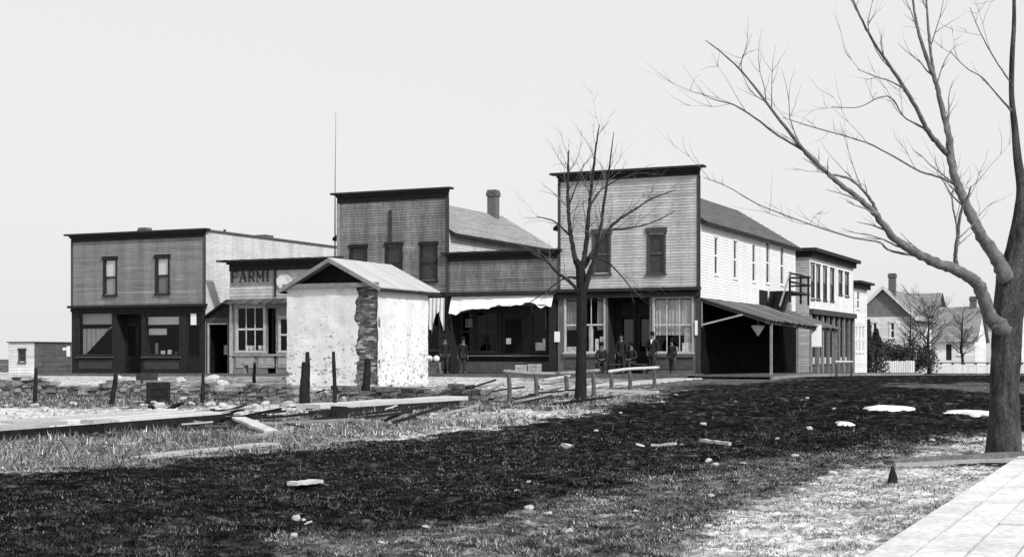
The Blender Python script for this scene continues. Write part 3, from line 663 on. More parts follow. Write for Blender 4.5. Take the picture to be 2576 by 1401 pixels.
b = MB(B.front); b.box(.17, B.W-.42, -.8, -.72, B.zb, B.zb+.55, 1.3); b.box(.17, B.W-.42, -.8, -.6, zs-.12, zs-.05, 1.8); b.build('lower_panel', mTRIM, B.root)
# goods on the boardwalk before it
def crate(loc, sx, sy, sz, rz, label, group=None, mat=mOLDW, tone=1.0):
    b = MB(); n = 3
    for k in range(n):
        z0 = sz*k/n; z1 = sz*(k+1)/n-.012
        b.box(-sx/2, sx/2, -sy/2, -sy/2+.02, z0, z1, tone*random.uniform(.8, 1.1)); b.box(-sx/2, sx/2, sy/2-.02, sy/2, z0, z1, tone*.9)
        b.box(-sx/2, -sx/2+.02, -sy/2+.02, sy/2-.02, z0, z1, tone); b.box(sx/2-.02, sx/2, -sy/2+.02, sy/2-.02, z0, z1, tone)
    b.box(-sx/2+.02, sx/2-.02, -sy/2+.02, sy/2-.02, sz*.8, sz*.82, tone*.6); b.box(-sx/2+.02, sx/2-.02, -sy/2+.02, sy/2-.02, .0, .02, tone*.6)
    for sx_ in (-1, 1): b.box(sx_*(sx/2-.05)-.03, sx_*(sx/2-.05)+.03, -sy/2-.015, -sy/2, 0, sz-.012, tone)
    o = b.build('crate', mat); o.location = loc; o.rotation_euler = (0, 0, rz); tag(o, label, 'crate', group); return o
zb_ = lambda t: .72+t*.0048
crate(fr(-8.1, -.75, zb_(-8.1)), .55, .4, .42, -TH+.03, 'pale wooden crate on the boardwalk by the right window of the awning shop', mat=mSTONEP)
crate(fr(-7.5, -.72, zb_(-7.5)), .5, .4, .46, -TH-.06, 'pale crate beside the wall end of the awning shop, next to the doorway post', mat=mSTONEP, tone=.85)
crate(fr(-12.75, -.6, zb_(-12.7)), .7, .5, .55, -TH, 'grey crate standing on the boardwalk by the white plaster hut', mat=mOLDW)
b = MB(); 
for k in (-.16, .17): b.tube([(k, 0, 0), (k, 0, .1), (k, 0, .22), (k, 0, .3)], [.08, .15, .15, .06], 10)
o = b.build('sacks', mCLOTH, smooth=True); o.location = fr(-12.75, -.6, zb_(-12.7)+.55); tag(o, 'pair of small pale sacks on the grey crate near the hut', 'sacks')

# ---- 5. tall corner store
B = Bld('corner_store', 'tallest clapboard store on the corner with a white side wall and two upper windows', 'shop', -6.63, 6.63, 17.3, .7)
zt = B.L(1580, 427)[1]; zc = B.L(1580, 727)[1]
hs = [B.rect(1495, 1533, 590, 689), B.rect(1632, 1671, 586, 688)]
siding(B.front, 0, B.W, zc, zt-.05, hs).build('wall', mCLAPL, B.root)
for h in hs: window(B, B.front, h, mTRIM, .08, cap=.16, blind=mTRIM, blindfrac=.97, bars=(1, 2))
cornice(B, 0, B.W, zt, .32, .4)
cb = MB(B.front); cb.box(-.03, .1, -.02, .045, zc+.06, zt-.42, .8); cb.build('corner_board', mTRIM, B.root); cb = MB(B.front); cb.box(B.W-.1, B.W+.04, -.02, .045, B.zb, zt-.42, .8)
cb.build('corner_board', mTRIM, B.root)
lc = MB(B.front); lc.box(-.05, B.W+.05, -.1, .3, zc-.1, zc+.04, 1.2); lc.box(-.02, B.W+.02, -.1, .12, zc-.2, zc-.1, .8); lc.box(-.02, B.W+.02, -.1, .18, zc-.38, zc-.2, 1); lc.build('shop_cornice', mDARK, B.root)
w1 = B.rect(1422, 1520, 748, 886); w2 = B.rect(1645, 1742, 748, 886); d1 = B.rect(1528, 1634, 745, 940); d1 = (d1[0], d1[1], B.zb+.02, d1[3])
flat(B.front, 0, B.W-.1, B.zb-.2, zc-.38, [w1, w2, d1], q0=-.1).build('shopfront', M('shopfront_grey', .13, var=.3, scale=3, fine=.3), B.root)
for i, wr in enumerate((w1, w2)):
    f = window(B, B.front, wr, mPALE, .06, name='display_window', bars=(3, 2), bw_=.035, proud=.03)
    k = MB(B.front); n_ = 22
    for j in range(n_):                                   # curtains in folds
        x0 = wr[0]+.05+(wr[1]-wr[0]-.1)*j/n_; x1 = wr[0]+.05+(wr[1]-wr[0]-.1)*(j+1)/n_; qa, qb = (-.16, -.12) if j % 2 else (-.12, -.16)
        if i == 0 and 9 < j < 18: continue
        k.quad([(x0, qa, wr[2]+(.75 if i == 1 else 1.0)), (x1, qb, wr[2]+(.75 if i == 1 else 1.0)), (x1, qb, wr[3]-.04), (x0, qa, wr[3]-.04)], random.uniform(.5, .85) if i else random.uniform(.25, .5))
    k.build('curtain', mCLOTH, f)
    kp = MB(B.front); kp.box(wr[0]-.04, wr[1]+.04, .0, .025, B.zb+.22, wr[2]-.28, 1.2); kp.box(wr[0]-.06, wr[1]+.06, 0, .1, wr[2]-.2, wr[2]-.12, 2.2); kp.build('lower_panel', mTRIM, f)
b = MB(B.front); q = -1.1
for i in range(2):
    x0 = d1[0]+.15+(d1[1]-d1[0]-.3)*i/2; x1 = d1[0]+.15+(d1[1]-d1[0]-.3)*(i+1)/2
    b = MB(B.front); b.box(x0+.02, x1-.02, q-.05, q, d1[2], d1[2]+1.0, .8); b.box(x0+.02, x0+.14, q-.05, q, d1[2]+1.0, d1[3]-.9); b.box(x1-.14, x1-.02, q-.05, q, d1[2]+1, d1[3]-.9); b.box(x0+.02, x1-.02, q-.05, q, d1[3]-.9, d1[3])
    dr = b.build('door', mDARK, B.root); g = MB(B.front); g.quad([(x0+.14, q-.02, d1[2]+1), (x1-.14, q-.02, d1[2]+1), (x1-.14, q-.02, d1[3]-.9), (x0+.14, q-.02, d1[3]-.9)]); g.build('pane', GLASS, dr)
    g = MB(B.front); g.box(x0+.2, x1-.2, q-.12, q-.1, d1[2]+1.2, d1[3]-1.0, .25); g.build('blind', mBLIND, dr)
pj = MB(B.front); pj.box(d1[0]-.03, d1[0], q, -.1, d1[2], d1[3]); pj.box(d1[1], d1[1]+.03, q, -.1, d1[2], d1[3]); pj.box(d1[0], d1[1], q, -.1, d1[3], d1[3]+.03); pj.box(d1[0], d1[0]+.15, q-.05, q, d1[2], d1[3]); pj.box(d1[1]-.15, d1[1], q-.05, q, d1[2], d1[3]); pj.build('door_recess', mDARK, B.root)
notice(B, B.front, B.rect(1749, 1756, 806, 843), .06)
b = MB(B.front)
for (u0, u1, v0, v1, t) in [(1480, 1490, 820, 884, 2.2), (1496, 1504, 852, 884, 2.1), (1508, 1517, 846, 884, 2.1), (1425, 1450, 872, 884, 1.6), (1715, 1741, 862, 884, 2.1), (1680, 1704, 872, 884, 2.0), (1720, 1736, 815, 862, 1.3)]:
    b = MB(B.front); r = B.rect(u0, u1, v0, v1); b.box(r[0], r[1], -.11, -.07, r[2], r[3], t); b.build('window_goods', mGOOD, B.root)
# side wall, five narrow windows
sw = [B.rectS(u-4, u+4, v0, v1) for u, v0, v1 in ((1801, 596, 690), (1849, 606, 700), (1896, 614, 708), (1931, 610, 712), (1967, 622, 716))]
zev = 1.55+5.95; zrg = 1.55+8.0
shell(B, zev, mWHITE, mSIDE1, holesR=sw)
for h in sw: window(B, B.right, h, mWHITE, .07, cap=.02, blind=mTRIM, blindfrac=.98, proud=.012, depth=.16, bw_=.03)  # dark sheet behind each narrow pane stands in for the recess shadow
siding(B.back, 0, B.W, zev, zrg, (), .2, top=lambda z: (B.W/2*(z-zev)/(zrg-zev), B.W-B.W/2*(z-zev)/(zrg-zev))).build('gable', mSIDE1, B.root)
gable_roof(B, zev, zrg, .3, mSHIND, n0=.06)
# porch roof along the side wall
zw = EYE+2.43; zo = EYE+1.45; PW = 3.07; PL = 13.9
b = MB(B.top); nP = 46
for i in range(nP):
    y0 = .03+PL*i/nP; y1 = .03+PL*(i+1)/nP-.01; s0 = -.17*i/nP; s1 = -.17*(i+1)/nP; j = random.uniform(-.015, .015); e = PW+random.uniform(-.02, .14)
    b.add([(B.W+.03, y0, zw+j), (B.W+e, y0, zo+s0+j), (B.W+e, y1, zo+s1+j), (B.W+.03, y1, zw+j), (B.W+.03, y0, zw+.05+j), (B.W+e, y0, zo+s0+.05+j), (B.W+e, y1, zo+s1+.05+j), (B.W+.03, y1, zw+.05+j)],
          [(0, 3, 2, 1), (4, 5, 6, 7), (0, 1, 5, 4), (1, 2, 6, 5), (2, 3, 7, 6), (3, 0, 4, 7)], random.uniform(.7, 1.25))
pr = b.build('porch_roof', M('porch_boards', .16, var=.35, scale=2, fine=.35), B.root)
b = MB(B.top)
b.beam((B.W+PW-.12, .05, zo-.06), (B.W+PW-.12, PL, zo-.23), .1, .16)
for y in (.12, 3.5, 7, 10.5, PL-.1): b.beam((B.W+.03, y, zw-.07), (B.W+PW-.05, y, zo-.07-.17*y/PL), .07, .12)
b.build('rafter', mTRIM, pr)
gE = lambda y: gz_an(pa+PW, pn+y)+.15
for y in (.8, 5.6, 9.8, 13.7):
    b = MB(B.top); b.box(B.W+PW-.17, B.W+PW-.07, y-.05, y+.05, gE(y), zo-.13-.17*y/PL); b.build('porch_post', mOLDW, B.root)
b = MB(B.top); b.beam((B.W+.1, .1, EYE+1.30), (B.W+PW*.62, .1, EYE+1.72), .05, .07, 1.6); b.beam((B.W+.06, .1, EYE+1.2), (B.W+.06, .1, EYE+2.3), .06, .06, 1.3); b.build('porch_brace', mOLDW, B.root)
b = MB(B.right); b.box(.05, B.D-.02, .03, .06, B.zb-.3, zw-.1, 1); b.build('porch_shade_sheet', mSHADE, B.root)  # near-black sheet over the white wall, painting in the porch's shade
# outside stair and landing high on the side wall
sA, sB, sC = B.S(1934, 738)[0], B.S(1984, 738)[0], B.S(1906, 738)[0]; zL = B.S(1958, 736)[1]; zR = B.S(1958, 694)[1]
b = MB(B.right); b.box(sA, sB, .05, 1.15, zL-.1, zL); b.build('stair_landing', mDARK, B.root)
for p in (sA+.05, (sA+sB)/2+.3, sB-.05):
    b = MB(B.right); b.box(p-.05, p+.05, 1.02, 1.12, zL-.6, zR+.08); b.build('railing_post', mDARK, B.root)
b = MB(B.right)
for z in ((zL+zR)/2, zR): b.box(sA, sB+.04, 1.125, 1.16, z-.05, z+.05); b.box(sB-.02, sB+.04, .05, 1.125, z-.05, z+.05)
b.build('stair_railing', mDARK, B.root)
b = MB(B.right); n_ = 9; zF = zL-1.75
for k in range(n_):
    p1_ = sA-(sA-sC)*k/n_; p0_ = sA-(sA-sC)*(k+1)/n_; z = zL-(zL-zF)*(k+1)/n_
    b.box(p0_, p1_, .12, 1.0, z-.05, z); b.box(p1_-.03, p1_, .12, 1.0, z, z+(zL-zF)/n_-.05)
b.add([(sA, 1.0, zL), (sC, 1.0, zF), (sC, 1.0, zF-.35), (sA, 1.0, zL-.35), (sA, 1.05, zL), (sC, 1.05, zF), (sC, 1.05, zF-.35), (sA, 1.05, zL-.35)], [(0, 1, 2, 3), (7, 6, 5, 4), (0, 4, 5, 1), (1, 5, 6, 2), (2, 6, 7, 3), (3, 7, 4, 0)])
b.build('stair_flight', mCHAR, B.root)
b = MB(B.right); b.box(sC+.2, sA-.5, .03, .08, zL-1.5, zL-.02); b.build('stair_door', mCHAR, B.root)
b = MB(B.right); b.beam((sA, 1.08, zR), (sC+.1, 1.08, zF+.9), .06, .08); b.build('handrail', mOLDW, B.root)
# things under the porch
b = MB(); b.box(-.24, .24, -.02, .02, 0, 1.0); b.box(-.27, .27, -.03, .03, 1.0, 1.05, .6); b.box(-.27, .27, -.03, .03, -.05, 0, .6)
o = b.build('bright_panel', mPAPER); o.location = fr(3.0, 9.2, EYE+.42); o.rotation_euler = (0, 0, -.1); tag(o, 'white rectangular panel imitating the bright gap under the far end of the porch roof', 'panel')  # added white panel imitating bright light from the alley gap
b = MB(); b.tube([(0, 0, 0), (0, 0, .12), (0, 0, .42), (0, 0, .46)], [.03, .1, .3, .3], 12); b.tube([(0, 0, .46), (0, 0, .8)], [.015, .015], 5)
o = b.build('hanging_cone', mPAPER, smooth=True); o.location = fr(2.1, 1.8, EYE+.82); tag(o, 'pale cone shaped form hanging under the porch roof', 'cone')  # plain pale cone hung below the roof boards

# ---- 6. far brick-like store with six windows, along the side street
B = Bld('far_store', 'distant white two storey store with six narrow upper windows and a columned shopfront', 'shop', -8, 8, 12.2, .35, n=20.6)
zt = B.S(2035, 628)[1]+.1; zc = B.S(2035, 776)[1]
hs = [B.rectS(u-4, u+5, v0, v1) for u, v0, v1 in ((2043, 664, 752), (2057, 668, 753), (2074, 672, 755), (2092, 677, 757), (2113, 683, 741), (2129, 687, 745))]
siding(B.right, 0, B.D, zc, zt-.3, hs, .125, .03).build('wall', mWHITE, B.root)
for h in hs: window(B, B.right, h, mTRIM, .03, proud=.03, bars=(1, 2), blind=M('faded_blind', .3, var=.1), blindfrac=.5, depth=.12, bw_=.03)
siding(B.front, 0, B.W, B.zb-.2, zt-.3, [], .15).build('end_wall', mCLAPL, B.root)
siding(B.left, 0, B.D, B.zb-.2, zt-.3, [], .25).build('end_wall', mCLAPL, B.root); siding(B.back, 0, B.W, B.zb-.2, zt-.3, [], .25).build('end_wall', mCLAPL, B.root)
b = MB(B.top); b.box(-.3, B.W+.45, -.3, B.D+.3, zt-.2, zt, 1.1); b.box(-.1, B.W+.2, -.1, B.D+.1, zt-.5, zt-.2); b.build('cornice', mDARK, B.root)
b = MB(B.right)
b.box(0, B.D, -.1, .25, zc-.3, zc, .9); nC = 9
for k in range(nC):
    p = .12+(B.D-.24)*k/(nC-1); b.box(p-.1, p+.1, -.02, .12, B.zb-.1, zc-.3, 2.6 if k % 2 else 3.6)
b.box(0, B.D, -.5, -.45, B.zb-.1, zc-.3, .5); b.box(0, B.D, -.45, .05, B.zb-.1, B.zb+.55, 1.2)
b.build('shopfront', mTRIM, B.root)
b = MB(B.right)
for k in range(nC-1):
    p = .12+(B.D-.24)*(k+.5)/(nC-1); b.quad([(p-.5, -.2, B.zb+.6), (p+.5, -.2, B.zb+.6), (p+.5, -.2, zc-.4), (p-.5, -.2, zc-.4)])
b.build('pane', GLASS, B.root)
b = MB(B.right)
for k in range(nC-1):
    p = .12+(B.D-.24)*(k+.5)/(nC-1); b.box(p-.25, p+.2, -.3, -.27, B.zb+.65, B.zb+1.05); 
b.build('notice', mPAPER, B.root)
B = Bld('end_store', 'small white two storey building with a dark cornice, last in the side street row', 'shop', -7, 7, 4.3, .2, n=33.0)
zt = B.S(2145, 705)[1]; hs = [B.rectS(2155, 2162, 733, 776)]; hl = [B.rectS(u, u+4, 822, 885) for u in (2152, 2161, 2169)]
siding(B.right, 0, B.D, B.zb-.2, zt-.2, hs+hl).build('wall', mWHITE, B.root)
for h in hs: window(B, B.right, h, mWHITE, .06, proud=.03, blind=mTRIM, blindfrac=.9)
for h in hl: window(B, B.right, h, mWHITE, .05, proud=.03, blind=mTRIM, blindfrac=.9, bars=(1, 2))
for T, l in ((B.front, B.W), (B.back, B.W), (B.left, B.D)): siding(T, 0, l, B.zb-.2, zt-.2, [], .25).build('end_wall', mSIDE1, B.root)
b = MB(B.top); b.box(-.2, B.W+.5, -.2, B.D+.2, zt-.15, zt, 1.1); b.box(-.1, B.W+.25, -.1, B.D+.1, zt-.45, zt-.15); b.build('cornice', mDARK, B.root)

# ---- plaster hut in the middle of the burnt lot
hz0 = .42
HO = at(722, 900, 52); hut = Bld.__new__(Bld)
hut.W, hut.D, hut.zb = 3.8, 3.75, hz0; hut.O = Vector((HO.x, HO.y, hz0))
hut.root = thing('plaster_hut', 'small white plastered stone hut with a pale gable roof standing alone on the vacant lot', 'hut', hut.O, -TH)
HW, HD = hut.W, hut.D
zeH = EYE+2.45; zrH = EYE+3.42
def plaster():
    m = M('lime_plaster', .68, rough=.9, var=.12, scale=1.6, bump=.5, fine=.12, streak=.10); n = m.node_tree.nodes; l = m.node_tree.links; b = n['Principled BSDF']
    src = b.inputs['Base Color'].links[0].from_socket
    tc = n['Texture Coordinate']; sp = n.new('ShaderNodeSeparateXYZ'); l.new(tc.outputs['Object'], sp.inputs[0])
    def chip(scale, thr, seed):                           # where the plaster has flaked off and dark stone shows
        mp = n.new('ShaderNodeMapping'); mp.inputs['Location'].default_value = (seed, seed*2, 0); mp.inputs['Scale'].default_value = (1, 1, 1.7); l.new(tc.outputs['Object'], mp.inputs[0])
        z = n.new('ShaderNodeTexNoise'); z.inputs['Scale'].default_value = scale; z.inputs['Detail'].default_value = 5; z.inputs['Roughness'].default_value = .6; l.new(mp.outputs[0], z.inputs[0])
        hh = n.new('ShaderNodeMapRange'); hh.inputs[1].default_value = .4; hh.inputs[2].default_value = 3.0; hh.inputs[3].default_value = thr; hh.inputs[4].default_value = thr+.10; l.new(sp.outputs[2], hh.inputs[0])
        g = n.new('ShaderNodeMath'); g.operation = 'SUBTRACT'; l.new(z.outputs[0], g.inputs[0]); l.new(hh.outputs[0], g.inputs[1])
        k = n.new('ShaderNodeMapRange'); k.inputs[1].default_value = 0; k.inputs[2].default_value = .10; l.new(g.outputs[0], k.inputs[0]); return k
    a = chip(5.5, .545, 3.3); c = chip(2.3, .60, 7.7)
    mxm = n.new('ShaderNodeMath'); mxm.operation = 'MAXIMUM'; l.new(a.outputs[0], mxm.inputs[0]); l.new(c.outputs[0], mxm.inputs[1])
    x = n.new('ShaderNodeMix'); x.data_type = 'FLOAT'; x.inputs[3].default_value = .13; l.new(mxm.outputs[0], x.inputs[0]); l.new(src, x.inputs[2]); l.new(x.outputs[0], b.inputs['Base Color'])
    return m
mPLAS = plaster()
def grid_wall(T, p0, p1, z0, z1, amp, seed, rag=0.0, d=.12):
    b = MB(T); na = int((p1-p0)/d); nz_ = int((z1-z0)/d); pts = []
    for j in range(nz_+1):
        for i in range(na+1):
            p = p0+(p1-p0)*i/na; z = z0+(z1-z0)*j/nz_
            q = amp*(float(fbm(np.array([p*2.3+seed]), np.array([z*2.3]), seed)[0])-.5)
            if 0 < i < na and 0 < j < nz_: p += random.uniform(-.02, .02)
            if rag: p = p0+(p-p0)*(1+rag*(float(fbm(np.array([z*2.2]), np.array([.3]), 77)[0])-.45)/(p1-p0))+(0 if i < na else random.uniform(-.03, .03))
            pts.append((p, q, z))
    b.add(pts, [(j*(na+1)+i, j*(na+1)+i+1, (j+1)*(na+1)+i+1, (j+1)*(na+1)+i) for j in range(nz_) for i in range(na)]); return b
xs = hut.L(896, 800)[0]                                   # the brick strip where the plaster is gone
grid_wall(hut.front if hasattr(hut, 'front') else (lambda p, q, z: (p, -q, z-hz0)), 0, xs, hz0-.3, zeH, .10, 11, rag=.55).build('front_wall', mPLAS, hut.root, smooth=True)
TF = lambda p, q, z: (p, -q, z-hz0); TR = lambda p, q, z: (HW+q, p, z-hz0); TL = lambda p, q, z: (-q, p, z-hz0); TB = lambda p, q, z: (p, HD+q, z-hz0)
grid_wall(TR, 0, HD, hz0-.3, zeH, .10, 23).build('side_wall', mPLAS, hut.root, smooth=True)
grid_wall(TL, 0, HD, hz0-.3, zeH, .10, 29).build('side_wall', mPLAS, hut.root, smooth=True)
grid_wall(TB, 0, HW, hz0-.3, zeH, .10, 31).build('back_wall', mPLAS, hut.root, smooth=True)
b = MB(TF); z = hz0-.3; j = 0                             # bricked-up doorway, bare brick, set back a little
while z < zeH-.02:
    x = xs-.3+(0 if j % 2 else -.1)
    while x < HW:
        x0 = max(x, xs-.28); x1 = min(x+.21, HW-.01)
        if x1 > x0+.02: b.box(x0, x1, -.16, -.05+random.uniform(-.012, .012), z, z+.062, random.choice([.6, .8, 1, 1.2, 1.4, 1.8, 3.2]))
        x += .22
    z += .072; j += 1
b.box(xs-.28, HW-.01, -.2, -.075, hz0-.3, zeH-.01, 2.0)
b.build('brick_panel', M('bare_brick', .13, var=.5, scale=3, fine=.3, bump=.3), hut.root)
b = MB(TF); b.box(0, HW, -.12, -.1, zeH-.02, zeH+.02); b.add([(0, -.45, zeH), (HW, -.45, zeH), (HW/2, -.45, zrH), (0, -.5, zeH), (HW, -.5, zeH), (HW/2, -.5, zrH)], [(0, 1, 2), (5, 4, 3)]); b.build('gable', mCHAR, hut.root)  # near-black recessed sheet; the open gable's shade is put into its colour
def hut_roof():
    b = MB(lambda x, y, z: (x, y, z-hz0)); ov = .22; slp = (zrH-zeH)/(HW/2); n0, n1 = -.18, HD+.65; K = 12
    for sg in (1, -1):
        xe = HW+ov if sg == 1 else -ov; zee = zeH-ov*slp
        for i in range(int((n1-n0)/.28)):
            y0 = n0+.28*i; y1 = min(n1, y0+.272); t = random.uniform(.93, 1.05); dz = random.uniform(0, .008)
            b.add([(xe, y0, zee+dz), (HW/2, y0, zrH+dz), (HW/2, y1, zrH+dz), (xe, y1, zee+dz), (xe, y0, zee+.04+dz), (HW/2, y0, zrH+.04+dz), (HW/2, y1, zrH+.04+dz), (xe, y1, zee+.04+dz)], [(0, 3, 2, 1), (4, 5, 6, 7), (0, 1, 5, 4), (1, 2, 6, 5), (2, 3, 7, 6), (3, 0, 4, 7)], t)
    r = b.build('roof', M('bleached_boards', .42, var=.08, scale=2, fine=.08), hut.root)
    b = MB(lambda x, y, z: (x, y, z-hz0))
    for sg in (1, -1):
        xe = HW+ov if sg == 1 else -ov; zee = zeH-ov*slp
        b.beam((xe, n0-.025, zee-.05), (HW/2, n0-.025, zrH-.05), .05, .13, 1)
        b.beam((xe-.03*sg, n0, zee-.07), (xe-.03*sg, n1, zee-.07), .06, .1, .12)
    b.box(-.1, HW+.1, -.16, -.08, zeH-.05, zeH+.1, .95); b.build('bargeboard', M('grey_board', .22, var=.25, scale=4, fine=.2), r)
hut_roof()

# ---- low shed far left
b0 = at(22, 935, 98)
S = Bld.__new__(Bld); S.W, S.D, S.zb = 2.3, 6.2, .15; S.O = Vector((b0.x, b0.y, .15)); S.root = thing('low_shed', 'low shed with a whitewashed end and small window at the far left edge', 'shed', S.O, -TH)
for nm, T in (('front', lambda p, q, z: (p, -q, z-.15)), ('right', lambda p, q, z: (2.3+q, p, z-.15)), ('left', lambda p, q, z: (-q, p, z-.15)), ('back', lambda p, q, z: (p, 6.2+q, z-.15)), ('top', lambda x, y, z: (x, y, z-.15))): setattr(S, nm, T)
zt = EYE+.82; r = S.rect(49, 64, 880, 911)
siding(S.front, 0, S.W, -.1, zt, [r], .2).build('wall', mWHITE, S.root); window(S, S.front, r, mTRIM, .06, blind=mTRIM, blindfrac=.95)
siding(S.right, 0, S.D, -.1, zt, [], .15).build('side_wall', M('weathered_side', .085, var=.3, scale=2, fine=.3), S.root); siding(S.left, 0, S.D, -.1, zt, [], .3).build('side_wall', mTRIM, S.root); siding(S.back, 0, S.W, -.1, zt, [], .3).build('back_wall', mTRIM, S.root)
b = MB(S.top); b.box(-.1, S.W+.1, -.1, S.D+.1, zt, zt+.07); b.build('roof', mTRIM, S.root)

# ------------------------------------------------------------------ houses beyond the end of the street
def house(name, label, u0, u1, Y, v_eave, v_ridge, depth, mat, roofm, ridge='n', zb=None, wins=(), chim=None, trim=None, door=None):
    zb = gz(Y) if zb is None else zb
    c = at(u0, 900, Y); H = Bld.__new__(Bld); H.zb = zb; H.O = Vector((c.x, c.y, zb)); H.D = depth
    r1 = Vector(((u1-CX)/F, 1, 0)); o2 = Vector((c.x, c.y, 0)); Yb = o2.dot(DS)/r1.dot(DS); H.W = W = (r1*Yb-o2).dot(DF)
    H.root = thing(name, label, 'house', H.O, -TH); D = depth
    H.front = lambda p, q, z: (p, -q, z-zb); H.right = lambda p, q, z: (W+q, p, z-zb); H.left = lambda p, q, z: (-q, p, z-zb); H.back = lambda p, q, z: (p, D+q, z-zb); H.top = lambda x, y, z: (x, y, z-zb)
    um = (u0+u1)/2; ze = H.L(um, v_eave)[1]; zr = H.L(um, v_ridge, 0 if ridge == 'n' else D/2)[1]
    hs = [H.rect(*q) for q in wins]; dh = [H.rect(*door)] if door else []
    siding(H.front, 0, W, zb-.3, ze, hs+dh, .2).build('wall', mat, H.root)
    for T, l in ((H.right, D), (H.left, D), (H.back, W)): siding(T, 0, l, zb-.3, ze, [], .2).build('wall', mat, H.root)
    for h in hs: window(H, H.front, h, mat, .08, blind=mTRIM, blindfrac=.9)
    for h in dh: b = MB(H.front); b.box(h[0], h[1], -.08, -.03, h[2], h[3]); b.build('door', mDARK, H.root)
    if ridge == 'n':
        for T in (H.front, H.back): siding(T, 0, W, ze, zr, [], .2, top=lambda z: (W/2*(z-ze)/(zr-ze), W-W/2*(z-ze)/(zr-ze))).build('gable', trim[0] if trim else mat, H.root)
        rf = gable_roof(H, ze, zr, .35, roofm, n0=-.3)
        if trim:
            b = MB(H.top); s_ = (zr-ze)/(W/2)
            for xe in (-.35, W+.35): b.beam((xe, -.33, ze-.35*s_+.06), (W/2, -.33, zr+.06), .06, .26)
            b.build('bargeboard', mWHITE, rf)
    else:
        for T in (H.left, H.right): siding(T, 0, D, ze, zr, [], .2, top=lambda z: (D/2*(z-ze)/(zr-ze), D-D/2*(z-ze)/(zr-ze))).build('gable', mat, H.root)
        b = MB(H.top)
        for ye in (-.35, D+.35):
            K = 14; zee = ze-.35*(zr-ze)/(D/2)
            for k in range(K):
                ya, yb = ye+(D/2-ye)*k/K, ye+(D/2-ye)*(k+1)/K; za, zb2 = zee+(zr-zee)*k/K, zee+(zr-zee)*(k+1)/K; x = -.3
                while x < W+.29:
                    x2 = min(W+.3, x+random.uniform(1, 2)); b.quad([(x, ya, za+.03), (x2, ya, za+.03), (x2, yb, zb2), (x, yb, zb2)], random.uniform(.8, 1.15)); b.quad([(x, ya, za-.05), (x2, ya, za-.05), (x2, ya, za+.03), (x, ya, za+.03)]); x = x2
        rf = b.build('roof', roofm, H.root)
    if chim: chimney(H, chim[0], chim[1], zr-.8, zr+chim[2], .55, rf)
    return H
mFAR = M('far_roof', .22, var=.2, scale=2, fine=.2)  # roof grey lifted a little: the paleness of haze is painted in
mFARG = M('far_gable_shingle', .2, var=.2, scale=3, fine=.2)
H = house('gable_house', 'white house with grey shingled gable, white bargeboards and a chimney', 2146, 2300, 118, 797, 724, 9, mWHITE, mFAR, 'n', wins=[(2196, 2206, 812, 850), (2240, 2250, 812, 850)], chim=(2.9, 1.6, 1.25), trim=(mFARG,))
house('rear_house', 'tall grey house rising behind the white gabled house', 2262, 2348, 138, 790, 738, 8, M('far_grey', .2, var=.2, scale=2), mFAR, 'a')
house('long_house', 'pale house with a big grey roof and dark door behind the bare trees', 2352, 2452, 124, 852, 772, 8, mWHITE, mFAR, 'a', wins=[(2412, 2422, 866, 892)], chim=(2.7, 4, .9), door=(2380, 2394, 866, 906))
house('white_house', 'plain white house half hidden by the trunk of the big tree', 2452, 2560, 150, 815, 772, 9, mWHITE, M('pale_roof', .55, var=.1, scale=2), 'a', wins=[(2475, 2482, 830, 860)])

# ------------------------------------------------------------------ fences at the end of the street
def fence(name, label, u0, v0, u1, v1, Y0, Y1, h, n, mat, post=mTRIM, toprail=False):
    p, q = at(u0, v0, Y0), at(u1, v1, Y1); p.z = gz(Y0); q.z = gz(Y1)
    root = thing(name, label, 'fence', p, 0); d = q-p; L = d.length
    for k in range(n+1):
        c = d*k/n; b = MB(); b.box(c.x-.07, c.x+.07, c.y-.07, c.y+.07, c.z-.1, c.z+h+.1); b.build('post', post, root)
    nb = int(L/.16); b = MB()
    for k in range(nb):
        c = d*((k+.5)/nb); e = d.normalized()*.07; hh = h*random.uniform(.94, 1.0); nn = Vector((-d.y, d.x, 0)).normalized()*.1
        ps = [c-e-nn, c+e-nn, c+e-nn*.8, c-e-nn*.8]
        b.add([(x.x, x.y, x.z+.05) for x in ps]+[(x.x, x.y, x.z+hh) for x in ps], [(0, 3, 2, 1), (4, 5, 6, 7), (0, 1, 5, 4), (1, 2, 6, 5), (2, 3, 7, 6), (3, 0, 4, 7)], random.uniform(.9, 1.05))
    b.build('pickets', mat, root)
    b = MB(); b.beam((0, 0, h*.8), d+Vector((0, 0, h*.8)), .06, .09)
    if toprail: b.beam((0, 0, h+.12), d+Vector((0, 0, h+.12)), .08, .08)
    b.build('rail', post, root)
fence('picket_fence', 'white picket fence with dark posts in front of the gabled house', 2176, 930, 2300, 930, 104, 104, 1.0, 6, mWHITE)
fence('board_fence', 'long low white board fence with a dark top rail right of the bare trees', 2338, 930, 2600, 930, 108, 108, .72, 9, mWHITE, toprail=True)

